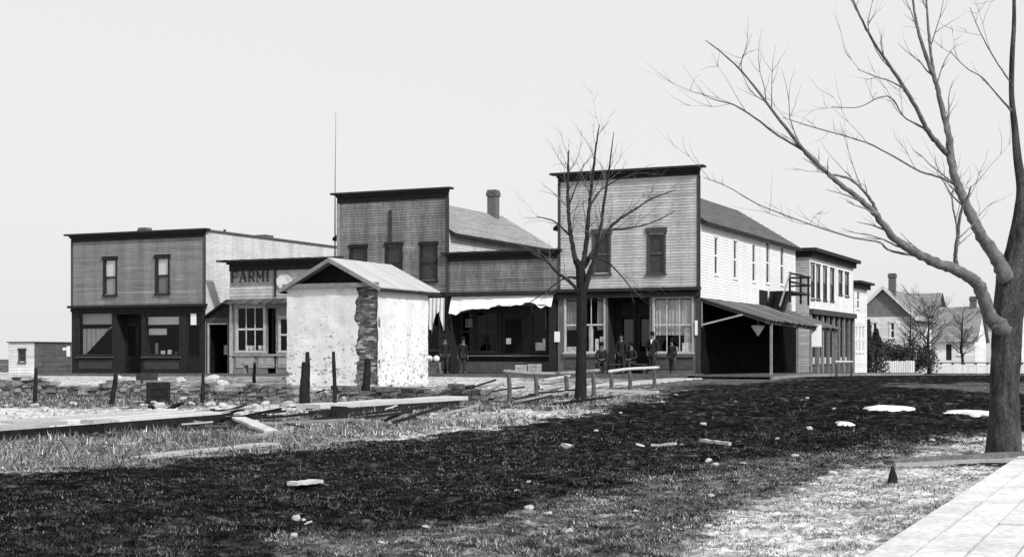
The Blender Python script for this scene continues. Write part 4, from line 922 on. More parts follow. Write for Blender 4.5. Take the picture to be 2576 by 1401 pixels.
# ------------------------------------------------------------------ trees
def smooth_path(pts, rad, k=4):
    P = [Vector(p) for p in pts]; out = []; ro = []
    for i in range(len(P)-1):
        p0, p1, p2, p3 = P[max(0, i-1)], P[i], P[i+1], P[min(len(P)-1, i+2)]
        for j in range(k):
            t = j/k; out.append(.5*((2*p1)+(p2-p0)*t+(2*p0-5*p1+4*p2-p3)*t*t+(3*p1-p0-3*p2+p3)*t**3)); ro.append(rad[i]+(rad[i+1]-rad[i])*t)
    out.append(P[-1]); ro.append(rad[-1]); return out, ro
def twigs(b, path, rads, n, ln, rng, depth=2, start=.35, droop=0.0, spread=.9, r0=.5):
    for _ in range(n):
        f = start+(1-start)*rng.random(); i = min(len(path)-2, int(f*(len(path)-1))); p = path[i]; d = (path[i+1]-path[i]).normalized()
        dirn = (d+Vector((rng.uniform(-1, 1), rng.uniform(-1, 1), rng.uniform(-.6, .9)))*spread).normalized()
        L = ln*rng.uniform(.4, 1.1); q = [p.copy()]; c = p.copy()
        for s in range(5):
            dirn = (dirn+Vector((rng.uniform(-.25, .25), rng.uniform(-.25, .25), rng.uniform(-.2, .25)-droop))).normalized(); c = c+dirn*L/5; q.append(c.copy())
        r = max(.0035, min(rads[i]*r0, .014*ln)); rr = [r*(1-.16*k) for k in range(6)]
        b.tube(q, rr, 4)
        if depth > 1: twigs(b, q, rr, 3, L*.55, rng, depth-1, .2, droop, spread, .7)
def bark_tube(b, pts, rad, n=48, seed=1):                # a trunk with furrowed bark and root flare
    o = len(b.V); prev = None
    for i, p in enumerate(pts):
        d = (pts[min(i+1, len(pts)-1)]-pts[max(i-1, 0)]).normalized()
        a = d.cross(Vector((.3, 1, .1))).normalized() if prev is None else (prev-d*prev.dot(d)).normalized()
        prev = a; c = d.cross(a); th = np.arange(n)*2*math.pi/n; zz = p.z
        fl = max(0, 1-zz/.55)**2
        r = rad[i]*(1+.16*(np.abs(vn(th*n/9, np.full(n, zz*1.6), seed)-.5)*-2+.5)+.10*(fbm(np.cos(th)*2+5, np.sin(th)*2+zz*1.3, seed+3)-.5)+fl*(.02+.10*np.sin(th*5+1)))
        r[-1] = (r[0]+r[-2])/2
        for k in range(n): b.V.append(tuple(p+(a*math.cos(th[k])+c*math.sin(th[k]))*float(r[k])))
    for i in range(len(pts)-1):
        for k in range(n): b.Fc.append([o+i*n+k, o+i*n+(k+1) % n, o+(i+1)*n+(k+1) % n, o+(i+1)*n+k]); b.tn.append(1)
    b.Fc.append([o+(len(pts)-1)*n+k for k in range(n)]); b.tn.append(1)
def tree(name, label, base, limbs, mat, twmat, Y0, cat='tree', tw=None, seed=1, sides=9, thin=1.0, twr=.5, twt=1.3):
    rng = random.Random(seed); root = thing(name, label, cat, base); off = Vector(base)
    bt = MB(); bl = MB(); btw = MB()
    for li, (pts, dy) in enumerate(limbs):
        n = len(pts); P = []; Rr = []
        for k, (u, v, r) in enumerate(pts):
            Y = Y0+dy[0]+(dy[1]-dy[0])*k/(n-1); p = at(u, v, Y); P.append(p-off); Rr.append((r*thin if li else r)*Y/F)
        if li and thin < 1: Rr[0] *= 1.08
        if li == 0: sp, sr = smooth_path(P, Rr, 16); bark_tube(bt, sp, sr, 48, seed); continue
        sp, sr = smooth_path(P, Rr, 6)
        for k in range(1, len(sp)-1): sp[k] = sp[k]+Vector((rng.uniform(-1, 1), rng.uniform(-1, 1), rng.uniform(-1, 1)))*min(.012, sr[k]*.25); sr[k] *= rng.uniform(.93, 1.1)
        bl.tube(sp, sr, sides, 1, wob=.03)
        if tw: twigs(btw, sp, sr, int(tw[0]*len(pts)), tw[1], rng, tw[2], .3, tw[3], .9, twr)
    o_ = len(bl.V); bl.V += btw.V; bl.Fc += [[i+o_ for i in f] for f in btw.Fc]; bl.tn += [twt]*len(btw.tn)
    t = bt.build('trunk', mat, root, smooth=True); bl.build('crown', twmat, root, smooth=True)
    return root
big = [
 ([(2526, 1152, 47), (2525, 1135, 41), (2527, 1080, 38), (2528, 1000, 35), (2531, 880, 35), (2536, 780, 36), (2545, 700, 36), (2560, 630, 27), (2569, 540, 18), (2571, 480, 13), (2560, 400, 10), (2553, 323, 8), (2545, 242, 6.5), (2546, 150, 6), (2551, 48, 5), (2550, -80, 3)], (0, .3)),
 ([(2535, 705, 30), (2510, 655, 24), (2475, 603, 21), (2450, 555, 18), (2432, 517, 17), (2412, 470, 15), (2393, 410, 14), (2386, 345, 11), (2376, 301, 10), (2357, 215, 8), (2335, 156, 7), (2308, 70, 5), (2290, -40, 3)], (0, .9)),
 ([(2391, 400, 9), (2360, 362, 9), (2330, 323, 8), (2289, 242, 7), (2228, 151, 5), (2195, 102, 4.5), (2163, 40, 4), (2120, -60, 2)], (.6, -1.2)),
 ([(2357, 225, 6), (2345, 160, 5), (2338, 100, 5), (2333, 43, 4), (2328, -60, 2)], (.8, 1.2)),
 ([(2528, 830, 30), (2505, 812, 27), (2490, 795, 25), (2474, 750, 23), (2460, 718, 22), (2438, 697, 20), (2394, 673, 19), (2354, 660, 17), (2308, 638, 15), (2249, 600, 13), (2206, 544, 11), (2160, 500, 9), (2120, 469, 8.5), (2082, 436, 8), (2017, 372, 6.5), (1953, 291, 5), (1878, 194, 3.5), (1824, 140, 2.6), (1775, 102, 1.4)], (0, -1.6)),
 ([(2020, 378, 4), (1948, 334, 4), (1894, 293, 3.4), (1845, 264, 2.6), (1800, 252, 1.8), (1765, 237, 1.2)], (-1.2, -1.9)),
 ([(2206, 545, 6), (2196, 512, 5.5), (2170, 478, 4.5), (2140, 452, 4), (2109, 442, 4), (2090, 440, 4)], (-.8, -1.1)),
 ([(2303, 643, 5), (2238, 630, 3.6), (2211, 609, 3.2), (2147, 598, 2.8), (2039, 565, 2.2), (1926, 522, 2), (1883, 501, 1.7), (1830, 470, 1.4), (1770, 447, 1)], (-.5, -2.4)),
 ([(2405, 676, 9), (2404, 640, 7), (2408, 603, 6), (2416, 538, 5), (2432, 501, 4), (2443, 468, 2)], (-.2, -.7)),
 ([(2409, 600, 4), (2405, 560, 3.5), (2397, 520, 3), (2395, 485, 2.6)], (-.3, .1)),
 ([(2408, 465, 5), (2360, 445, 3.8), (2314, 431, 3.2), (2255, 398, 2.9), (2195, 366, 2.6), (2152, 350, 2.3), (2055, 323, 1.9), (1969, 296, 1.2)], (.5, -1.5)),
 ([(2330, 325, 4), (2300, 310, 3), (2271, 291, 2.6), (2244, 248, 2.3), (2210, 246, 1.9), (2160, 270, 1.5), (2093, 269, 1)], (.2, -.8)),
 ([(2278, 225, 3), (2240, 205, 2.2), (2206, 194, 1.8), (2158, 175, 1.2)], (-.2, -.9)),
 ([(2545, 280, 4), (2502, 231, 2.6), (2470, 195, 2.2), (2432, 172, 1.7), (2390, 130, 1.2)], (.2, -.8)),
 ([(2540, 205, 3), (2497, 140, 2.2), (2465, 80, 1.7), (2440, 20, 1.3)], (.2, 1.2)),
 ([(2560, 660, 16), (2600, 590, 13), (2650, 500, 11), (2690, 380, 8), (2720, 250, 5), (2740, 120, 3)], (0, 1.4)),
 ([(2552, 760, 18), (2620, 700, 14), (2700, 640, 11), (2780, 560, 8), (2850, 470, 5)], (0, -1.2)),
]
gb = gp(2524, 1146)
tree('shade_tree', 'large bare deciduous tree with thick bark and a long limb reaching left', (gb.x, gb.y, gh(gb.x, gb.y)-.05), big, mBARK, mLIMB_LIT, gb.y, tw=(.75, 1.1, 2, .0), seed=4, thin=.72, twr=.4)
small = [
 ([(1461, 1012, 18), (1461, 985, 14), (1462, 900, 12.5), (1463, 800, 12.5), (1463, 740, 12.5), (1461, 690, 12), (1457, 670, 9), (1448, 654, 8)], (0, 0)),
 ([(1459, 685, 9), (1447, 650, 8), (1437, 597, 7), (1431, 545, 6), (1429, 509, 5.5), (1428, 470, 5), (1429, 428, 4), (1430, 380, 2)], (0, .6)),
 ([(1462, 690, 10), (1470, 645, 8.5), (1476, 600, 7.5), (1478, 566, 7), (1484, 510, 5.5), (1490, 450, 4.5), (1500, 365, 3), (1508, 314, 1.2)], (0, -.5)),
 ([(1470, 735, 10), (1482, 690, 9), (1500, 635, 6), (1511, 572, 5), (1522, 491, 4), (1532, 428, 3), (1544, 333, 1)], (0, -.9)),
 ([(1464, 680, 7), (1491, 635, 6.5), (1510, 605, 6), (1528, 579, 5.5), (1560, 550, 4.5), (1591, 531, 3.5), (1640, 500, 2.4), (1700, 478, 1.2)], (0, .8)),
 ([(1458, 740, 6), (1440, 714, 5.5), (1403, 686, 4.5), (1371, 654, 3.5), (1340, 640, 1.5)], (0, -1)),
 ([(1440, 600, 4), (1415, 575, 3), (1390, 555, 2.2), (1350, 545, 1.2)], (.2, 1)),
 ([(1530, 578, 4), (1580, 575, 3), (1640, 560, 2), (1700, 530, 1.2)], (.3, 1.2)),
 ([(1472, 650, 4), (1520, 655, 3), (1560, 690, 2.2), (1600, 740, 1.6), (1640, 770, 1)], (0, .8)),
 ([(1455, 700, 4), (1420, 700, 3), (1370, 735, 2.2), (1320, 770, 1.2)], (0, .9)),
 ([(1484, 520, 3), (1510, 480, 2.4), (1560, 450, 1.8), (1620, 435, 1.2)], (-.2, .6)),
 ([(1430, 520, 3), (1445, 480, 2), (1460, 440, 1.5), (1470, 410, 1)], (.3, .6)),
]
sb = gp(1461, 1006)
tree('young_tree', 'slender dark bare young tree forking low in front of the corner store', (sb.x, sb.y, gh(sb.x, sb.y)-.05), small, mBARKD, M('young_limb', .03, var=.5, scale=6), sb.y, tw=(1.6, 1.3, 2, .02), seed=9, sides=7, thin=.78, twr=.3, twt=4.5)
def small_bare(name, label, u, v, Y, h, spread, seed, mat=mBARKD, n=14):
    rng = random.Random(seed); p = at(u, v, Y); p.z = gz(Y); root = thing(name, label, 'tree', p)
    b = MB(); tr = [Vector((0, 0, -.1)), Vector((.05, 0, h*.2)), Vector((-.03, .05, h*.42)), Vector((.02, 0, h*.7)), Vector((.05, 0, h))]; rr = [h*.028, h*.022, h*.018, h*.010, h*.003]
    sp, sr = smooth_path(tr, rr, 4); b.tube(sp, sr, 8); b.build('trunk', mat, root, smooth=True)
    c = MB()
    for k in range(n):
        i = int(len(sp)*rng.uniform(.3, .9)); az = rng.uniform(0, 6.28); L = spread*rng.uniform(.5, 1); d = Vector((math.cos(az), math.sin(az), rng.uniform(.3, 1.1)))
        q = [sp[i]+d*L*f+Vector((0, 0, .15*L*f*f)) for f in (0, .3, .6, 1)]; q2, r2 = smooth_path(q, [sr[i]*.5, sr[i]*.4, .022, .014], 3); c.tube(q2, r2, 5); twigs(c, q2, r2, 11, L*.7, rng, 2, .1, .0, .9, 1.0)
    c.build('branch', M('far_twig', .06, var=.2, scale=3), root); return root
small_bare('bare_tree', 'small bare round crowned tree in front of the pale houses', 2336, 930, 106, 5.2, 1.9, 21, n=30)
small_bare('bare_tree', 'thin bare tree behind the dark shrubs near the gabled house', 2290, 930, 110, 5.0, 1.8, 23, n=26)
small_bare('bare_tree', 'faint bare tree before the long grey roofed house', 2420, 930, 116, 5.0, 1.6, 25, n=22)
def shrub(name, label, u, v, Y, w_, h_, seed, conical=False, n=2600, cat='bush'):
    rng = random.Random(seed); p = at(u, v, Y); p.z = gz(Y); root = thing(name, label, cat, p)
    b = MB(); b.tube([(0, 0, -.1), (0, 0, h_*.5), (0, 0, h_*.85)], [.09, .06, .02], 6)
    for k in range(8): a = k*.8; b.tube([(0, 0, h_*.15), (math.cos(a)*w_*.3, math.sin(a)*w_*.3, h_*(.35+.05*k % .3))], [.04, .012], 5)
    b.build('trunk', mBARKD, root)
    c = MB(); cl = [(rng.uniform(-.5, .5)*w_, rng.uniform(-.5, .5)*w_, rng.uniform(.15, .85)*h_) for _ in range(16)]
    for k in range(n):
        if conical:
            z = h_*(rng.random()**.9)*.98; rmax = w_/2*(1-z/h_)**.8+.06; a = rng.uniform(0, 6.28); r = rmax*rng.uniform(.45, 1.05)*(1+.25*math.sin(a*3+z*4)); x, y = math.cos(a)*r, math.sin(a)*r; z = max(.08, z)
        else:
            cx_, cy_, cz_ = rng.choice(cl); x, y, z = cx_+rng.gauss(0, .16)*w_*.55, cy_+rng.gauss(0, .16)*w_*.55, max(.05, cz_*.9+rng.gauss(0, .13)*h_)
        s = rng.uniform(.05, .13); d1_ = Vector((rng.uniform(-1, 1), rng.uniform(-1, 1), rng.uniform(-1, 1))).normalized()*s; d2_ = d1_.orthogonal().normalized()*s*.5; q = Vector((x, y, z))
        c.quad([q-d1_, q+d2_, q+d1_, q-d2_], rng.uniform(.5, 1.5))
    c.build('foliage', M('dark_leaf', .035, var=.3, scale=2), root)
shrub('evergreen', 'dark upright evergreen beside the end store', 2204, 930, 102, 1.6, 3.3, 31, True, cat='tree')
shrub('evergreen', 'narrow dark evergreen against the end wall of the small white store', 2184, 930, 100, 1.0, 3.9, 33, True, n=1800, cat='tree')
shrub('shrub', 'broad dark shrub behind the white picket fence', 2238, 930, 106.5, 3.2, 2.4, 35, n=4200)
shrub('shrub', 'low dark shrub under the bare trees right of the picket fence', 2296, 930, 106, 3.0, 2.3, 37, n=3600)

# ------------------------------------------------------------------ burnt lot: foundation, posts, planks, stones
def rockmesh(seed, flat=.7):
    rng = random.Random(seed); bm = bmesh.new(); bmesh.ops.create_icosphere(bm, subdivisions=2, radius=.5)
    for k in range(7):                                    # chop facets
        n = Vector((rng.uniform(-1, 1), rng.uniform(-1, 1), rng.uniform(-1, 1))).normalized(); d = rng.uniform(.26, .42)
        for v in bm.verts:
            e = v.co.dot(n)-d
            if e > 0: v.co -= n*e
    for v in bm.verts: v.co.z *= flat; v.co += Vector((rng.uniform(-.02, .02), rng.uniform(-.02, .02), rng.uniform(-.02, .02)))
    me = bpy.data.meshes.new('stone'); bm.to_mesh(me); bm.free(); me.attributes.new('tone', 'FLOAT', 'FACE').data.foreach_set('value', [1.0]*len(me.polygons)); return me
RK = []
for i in range(6): m_ = rockmesh(50+i, .55+.08*i); m_.materials.append(mSTONEP); RK.append(m_)
RKG = []
for m_ in RK: c_ = m_.copy(); c_.materials.clear(); c_.materials.append(mSTONE); RKG.append(c_)
def stone(p, s, label, group, grey=False):
    o = bpy.data.objects.new('stone', random.choice(RKG if grey else RK)); COL.objects.link(o)
    o.location = (p.x, p.y, gh(p.x, p.y)+s*.14); o.scale = (s*random.uniform(.8, 1.4), s*random.uniform(.7, 1.1), s*random.uniform(.6, .9)); o.rotation_euler = (random.uniform(-.3, .3), random.uniform(-.3, .3), random.uniform(0, 6.28)); tag(o, label, 'stone', group)
for u, v, s in [(1770, 1069, .16), (2035, 1085, .16), (1610, 1124, .16), (1780, 1160, .15), (1800, 1172, .12), (2000, 1145, .13), (1330, 1215, .1), (1500, 1085, .12), (1560, 1040, .13), (2098, 1029, .14), (1955, 1104, .1), (1245, 1075, .12), (1715, 1120, .1), (2320, 1112, .1), (2345, 1113, .12), (2120, 1070, .1), (1850, 1010, .12), (1700, 995, .15), (2030, 1003, .12), (1180, 1170, .06), (1100, 1230, .05), (900, 1190, .06)]:
    stone(gp(u, v), s, 'small pale stone lying on the dark mud of the street', 'pale stones on the mud street')
stone(gp(1425, 1130), .26, 'largest pale stone lying alone in the middle of the dark mud', None)
for u, v, s in [(745, 1312, .11), (762, 1308, .10), (775, 1318, .07), (740, 1348, .1), (1072, 1326, .09), (1300, 1232, .07), (1330, 1290, .1), (1380, 1300, .08), (1780, 1330, .09), (1790, 1245, .12), (1870, 1165, .09), (1430, 1345, .07), (1600, 1290, .08), (1000, 1368, .08), (960, 1372, .06), (1480, 1200, .06)]:
    stone(gp(u, v), s, 'small pale stone lying in the rough foreground grass', 'pale stones in the foreground grass')
stone(gp(2097, 1196), .13, 'pale upright stone at the edge of the dry earth near the sidewalk', None)
rng = random.Random(77)
for k in range(46):
    u, v = rng.choice([(rng.uniform(30, 760), rng.uniform(1005, 1045)), (rng.uniform(520, 1100), rng.uniform(965, 1010)), (rng.uniform(350, 760), rng.uniform(1010, 1040)), (rng.uniform(720, 1090), rng.uniform(950, 985)), (rng.uniform(1080, 1460), rng.uniform(965, 1012))])
    stone(gp(u, v), rng.uniform(.12, .34), 'rubble stone scattered over the burnt lot', 'rubble stones on the burnt lot', rng.random() < .35)
for k in range(110):
    u, v = rng.choice([(rng.uniform(725, 1080), rng.uniform(957, 985)), (rng.uniform(370, 760), rng.uniform(1015, 1048)), (rng.uniform(1080, 1300), rng.uniform(955, 985))])
    stone(gp(u, v), rng.uniform(.08, .28), 'rubble stone scattered over the burnt lot', 'rubble stones on the burnt lot', rng.random() < .3)
for u, v, s in [(375, 968, .7), (400, 966, .5), (455, 962, .6), (528, 966, .8), (560, 970, .5), (340, 962, .45), (300, 955, .4)]:
    p = gp(u, v); stone(p, s, 'pale boulder lying in the row before the far left store', 'pale boulders before the far left store')
# ruined foundation walls of rough stone
def stone_wall(name, label, p, q, h0, h1, th=.4, seed=1, mat=mSTONE):
    rng = random.Random(seed); root = MB(); d = q-p; L = d.length; e = d.normalized(); nn = Vector((-e.y, e.x, 0)); z = -.15; k = 0
    while z < max(h0, h1):
        ch = rng.uniform(.09, .15); s = -rng.uniform(0, .3)
        while s < L:
            l = rng.uniform(.12, .42); m = min(L, s+l); f = (s+l/2)/L; top = (h0+(h1-h0)*f)*(1+1.1*(float(vn(np.array([f*14.]), np.array([seed*1.]), seed)[0])-.5))
            s_ = max(0, s)
            if z+ch*.5 < top and m > s_+.05:
                j = [Vector((rng.uniform(-.04, .04), rng.uniform(-.06, .06), rng.uniform(-.025, .025))) for _ in range(8)]
                c0, c1 = e*(s_+.01), e*(m-.01); ps = [c0-nn*th/2, c1-nn*th/2, c1+nn*th/2, c0+nn*th/2]
                base = gz(p.y+(d.y)*f)-p.z
                root.add([x+Vector((0, 0, z+.005+base))+j[i] for i, x in enumerate(ps)]+[x+Vector((0, 0, z+ch-.005+base))+j[4+i] for i, x in enumerate(ps)], [(0, 3, 2, 1), (4, 5, 6, 7), (0, 1, 5, 4), (1, 2, 6, 5), (2, 3, 7, 6), (3, 0, 4, 7)], rng.uniform(.45, 1.3))
            s = m if m > s else L
            if m >= L: break
        z += ch
    o = root.build(name, mat); o.location = p; tag(o, label, 'ruined wall'); return o
wa = Vector((-6.05, 40.5, gz(40.5))); wb = wa-DF*11.0; wb.z = gz(wb.y)
stone_wall('foundation_wall', 'low ruined stone foundation wall running left across the burnt lot', wb, wa, .42, .5, .45, 3, M('sooty_stone', .26, var=.4, scale=2, fine=.3, bump=.5))
wc = Vector((-5.4, 43.5, gz(43.5))); wd_ = wc+DF*5.2; wd_.z = gz(wd_.y)
stone_wall('foundation_wall', 'dark broken foundation wall before the white plaster hut', wc, wd_, .36, .3, .45, 5, M('sooty_stone_dark', .13, var=.5, scale=2, fine=.3, bump=.5))
def post(u, vb, vt, w_, lean, label, mat=mCHAR, group=None, Y=None):
    p = gp(u, vb) if Y is None else at(u, vb, Y)
    if Y: p.z = gz(Y)
    h = (vb-vt)/F*p.y; p.z = gh(p.x, p.y)-.1; b = MB(); k = w_/F*p.y/2; rg = random.Random(int(u))
    sp, sr = smooth_path([(0, 0, 0), (lean*.4+rg.uniform(-.02, .02), 0, h*.4), (lean*.8, .02, h*.8), (lean, .0, h+.1)], [k*1.05, k, k*.92, k*.7], 4)
    b.tube(sp, sr, 7, 1, .1); o = b.build('post', mat); o.location = p; tag(o, label, 'post', group)
post(88, 1018, 925, 11, .02, 'thin dark fence post nearest the left edge of the lot')
post(280, 1018, 938, 14, .12, 'short leaning dark post standing left of the charred crates')
post(508, 1014, 940, 10, .03, 'thin dark post in front of the lean-to between the shops')
post(765, 1032, 912, 24, .02, 'thick black charred post before the left corner of the hut')
post(774, 1028, 882, 14, -.01, 'tall jagged charred post rising from behind the thick black post', Y=36.6)
post(842, 1040, 885, 11, -.03, 'tall thin charred post before the front of the white hut')
post(922, 1000, 902, 20, .02, 'dark post leaning near the brick strip of the hut')
post(640, 962, 912, 9, .0, 'short thin post on the lot below the lettered shop window')
# bench outside the lettered shop
bn = thing('bench', 'long low plank bench outside the lettered shop', 'bench', fr(-21.5, -1.2, .62), -TH)
b = MB(); b.box(-1.5, 1.5, -.18, .18, .40, .45); b.build('seat', mOLDW, bn)
for x in (-1.35, 1.35): b = MB(); b.box(x-.04, x+.04, -.15, .15, 0, .40); b.build('leg', mOLDW, bn)
# charred crates
p = gp(398, 1016); c1_ = crate((p.x, p.y, gh(p.x, p.y)-.03), .62, .5, .62, .3, 'black charred crate standing before the ruined foundation wall', mat=mCHAR)
p = gp(380, 1000); crate((p.x-.15, p.y+.1, gh(p.x, p.y)-.03), .5, .45, .78, -.2, 'taller charred box just behind the black crate', mat=M('scorched_wood', .05, var=.4, scale=5, fine=.3))
p = gp(852, 1062); b = MB(); b.tube([(0, 0, -.1), (0, 0, .12), (.01, 0, .36)], [.24, .2, .19], 11, 1, .08); o = b.build('stump', mCHAR); o.location = (p.x, p.y, gh(p.x, p.y)); tag(o, 'short black charred stump in front of the tall thin post', 'stump')
# timbers and planks
def plank(p, q, w_, t, label, mat=mOLDW, lift=.03, lift2=None, group=None, cat='plank', tone=1.0):
    lift2 = lift if lift2 is None else lift2
    P = Vector((p.x, p.y, gh(p.x, p.y)+lift)); Q = Vector((q.x, q.y, gh(q.x, q.y)+lift2)); c = (P+Q)/2; b = MB()
    n = 6; d = (Q-P); e = d.normalized(); a = e.cross(Vector((0, 0, 1))).normalized()*w_/2; up = a.cross(e).normalized()*t/2; ring = []
    for k in range(n+1):
        m = P-c+d*k/n+Vector((0, 0, random.uniform(-.01, .01))); s = random.uniform(.93, 1.05); ring += [m-a*s-up, m+a*s-up, m+a*s+up, m-a*s+up]
    b.add(ring, [(0, 1, 2, 3), (4*n+3, 4*n+2, 4*n+1, 4*n)]+[(4*k+i, 4*k+(i+1) % 4, 4*k+4+(i+1) % 4, 4*k+4+i) for k in range(n) for i in range(4)], tone)
    o = b.build('plank', mat); o.location = c; tag(o, label, cat, group); return o
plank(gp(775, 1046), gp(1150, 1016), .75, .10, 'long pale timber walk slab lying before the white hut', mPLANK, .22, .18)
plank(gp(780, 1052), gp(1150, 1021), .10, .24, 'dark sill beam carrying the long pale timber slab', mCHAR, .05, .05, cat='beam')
plank(gp(600, 1073), gp(684, 1092), .30, .05, 'short bright white board tilted on the broken planks', mPLANK, .16, .08)
plank(gp(345, 1158), gp(690, 1118), .24, .05, 'long thin grey plank edging the dry grass before the mud', mPLANK, .03, tone=.8)
plank(gp(620, 1110), gp(705, 1098), .18, .06, 'short grey plank lying beside the end of the long thin plank', mOLDW, .05)
plank(gp(735, 1232), gp(802, 1222), .14, .04, 'short pale scrap of board alone on the dark muddy grass', mPLANK, .05)
plank(gp(1762, 1113), gp(1836, 1118), .08, .05, 'thin pale stick lying in the dark mud', mPLANK, .05)
plank(gp(1640, 1122), gp(1700, 1124), .10, .04, 'broken pale board fragment lying in the dark mud', mPLANK, .04)
plank(gp(1480, 992), gp(1655, 996), .16, .08, 'pale pole lying flat below the right hitching rail', mPLANK, .12)
plank(gp(1375, 968), gp(1430, 958), .18, .06, 'pale plank propped among debris left of the young tree', mPLANK, .2)
plank(gp(1470, 985), gp(1525, 974), .16, .06, 'pale board behind the young tree trunk', mPLANK, .12)
plank(gp(1545, 978), gp(1595, 973), .16, .05, 'short pale board under the right hitching rail', mPLANK, .1)
rng = random.Random(15)
for k in range(55):
    u, v = rng.choice([(rng.uniform(350, 800), rng.uniform(1010, 1085)), (rng.uniform(780, 1180), rng.uniform(985, 1070)), (rng.uniform(1100, 1480), rng.uniform(965, 1035)), (rng.uniform(700, 1080), rng.uniform(955, 1000))])
    p = gp(u, v); a = rng.uniform(0, 6.28); L = rng.uniform(.15, .7); q = Vector((p.x+L*math.cos(a), p.y+L*math.sin(a), 0))
    plank(p, q, rng.uniform(.05, .16), .03, 'splintered wood scrap scattered over the burnt lot', rng.choice([mPLANK, mOLDW, mOLDW, mCHAR]), .05, rng.uniform(.03, .18), 'wood scraps on the burnt lot', cat='wood scrap')
rng = random.Random(5)
for k in range(44):
    u, v = rng.choice([(rng.uniform(340, 760), rng.uniform(1040, 1088)), (rng.uniform(340, 720), rng.uniform(1045, 1075)), (rng.uniform(760, 1120), rng.uniform(1045, 1075)), (rng.uniform(1100, 1420), rng.uniform(985, 1030))])
    p = gp(u, v); a = rng.uniform(-.7, .7); L = rng.uniform(.6, 2.0); q = Vector((p.x+L*math.cos(a), p.y+L*math.sin(a), 0))
    plank(p, q, rng.uniform(.08, .22), .05, 'charred plank lying among the debris of the burnt lot', mCHAR if rng.random() < .6 else mOLDW, .06, rng.uniform(.03, .42), 'charred planks on the burnt lot')
# timbers by the sidewalk under the big tree
plank(gp(2236, 1172), gp(2640, 1156), .24, .06, 'long grey timber lying across the ditch at the foot of the big tree', mOLDW, .05, .10, cat='timber', tone=.55)
plank(gp(2250, 1181), gp(2640, 1166), .06, .05, 'thin pale pole lying beside the long grey timber', mPLANK, .04, .08, cat='pole', tone=.6)
o = boards('ditch', M('ditch_dark', .012, var=.3, scale=5), sa-1.6, sa-.05, street(gp(2440, 1172))[1]-.1, street(gp(2440, 1172))[1]+.5, lambda a, n: .03, .05, 3, (30, 40))  # flat near-black sheet, painting in the dark gap under the timber
p = gp(2245, 1212); b = MB(); b.tube([(0, 0, -.1), (.01, 0, .08), (.0, 0, .2)], [.08, .05, .012], 6, 1, .1); o = b.build('stake', mCHAR); o.location = p; tag(o, 'short dark pointed stake in the dry earth by the sidewalk', 'stake')

# hitching rails
mDKRL = M('dark_rail_wood', .10, var=.4, scale=4, fine=.3)
def rail(label, pts, zt, rmat):
    p0 = pts[0]; root = thing('hitching_rail', label, 'hitching rail', (p0.x, p0.y, gz(p0.y))); o = Vector((p0.x, p0.y, gz(p0.y)))
    for k, p in enumerate(pts):
        b = MB(); g = gz(p.y)-o.z; x, y = p.x-o.x, p.y-o.y; h = zt[k]-o.z
        sp, sr = smooth_path([(x, y, g-.1), (x+.02, y, (g+h)/2), (x-.01, y, h-.03)], [.075, .065, .06], 3); b.tube(sp, sr, 7, 1, .1); b.build('post', mDKRL, root)
    b = MB(); P = [Vector((p.x-o.x, p.y-o.y, zt[k]-o.z+.04)) for k, p in enumerate(pts)]; P[0] -= (P[1]-P[0]).normalized()*.25; P[-1] += (P[-1]-P[-2]).normalized()*.3
    sp, sr = smooth_path(P, [.055]*len(P), 5); b.tube(sp, sr, 8, 1, .08); b.build('rail', rmat, root, smooth=True)
rz = lambda u, v, p: EYE+(HZ-v)/F*p.y
ps = [gp(1280, 1014), gp(1348, 1008), gp(1424, 1000), gp(1492, 996)]
rail('old pole hitching rail left of the young tree', ps, [rz(0, 938, ps[0]), rz(0, 943, ps[1]), rz(0, 942, ps[2]), rz(0, 936, ps[3])], mOLDW)
ps = [gp(1537, 990), gp(1584, 980), gp(1645, 976)]
rail('pale pole hitching rail right of the young tree', ps, [rz(0, 937, ps[0]), rz(0, 931, ps[1]), rz(0, 928, ps[2])], mPLANK)
b0_ = fr(3.3, 11.0, 0); ps = [fr(3.9, 9.5), fr(3.9, 13.0)]
rail('distant pale hitching rail under the end of the porch roof', ps, [rz(0, 912, ps[0]), rz(0, 912, ps[1])], mPLANK)

# bench by the corner store doorway
bt_ = thing('bench', 'dark wooden bench by the doorway of the tall corner store', 'bench', fr(-3.25, -1.0, zb_(-3.2)), -TH)
b = MB(); b.box(-1.25, 1.25, -.2, .2, .40, .45); b.build('seat', mDKPL, bt_)
for x in (-1.1, 1.1): b = MB(); b.box(x-.04, x+.04, -.16, .16, 0, .40); b.build('leg', mDKPL, bt_)

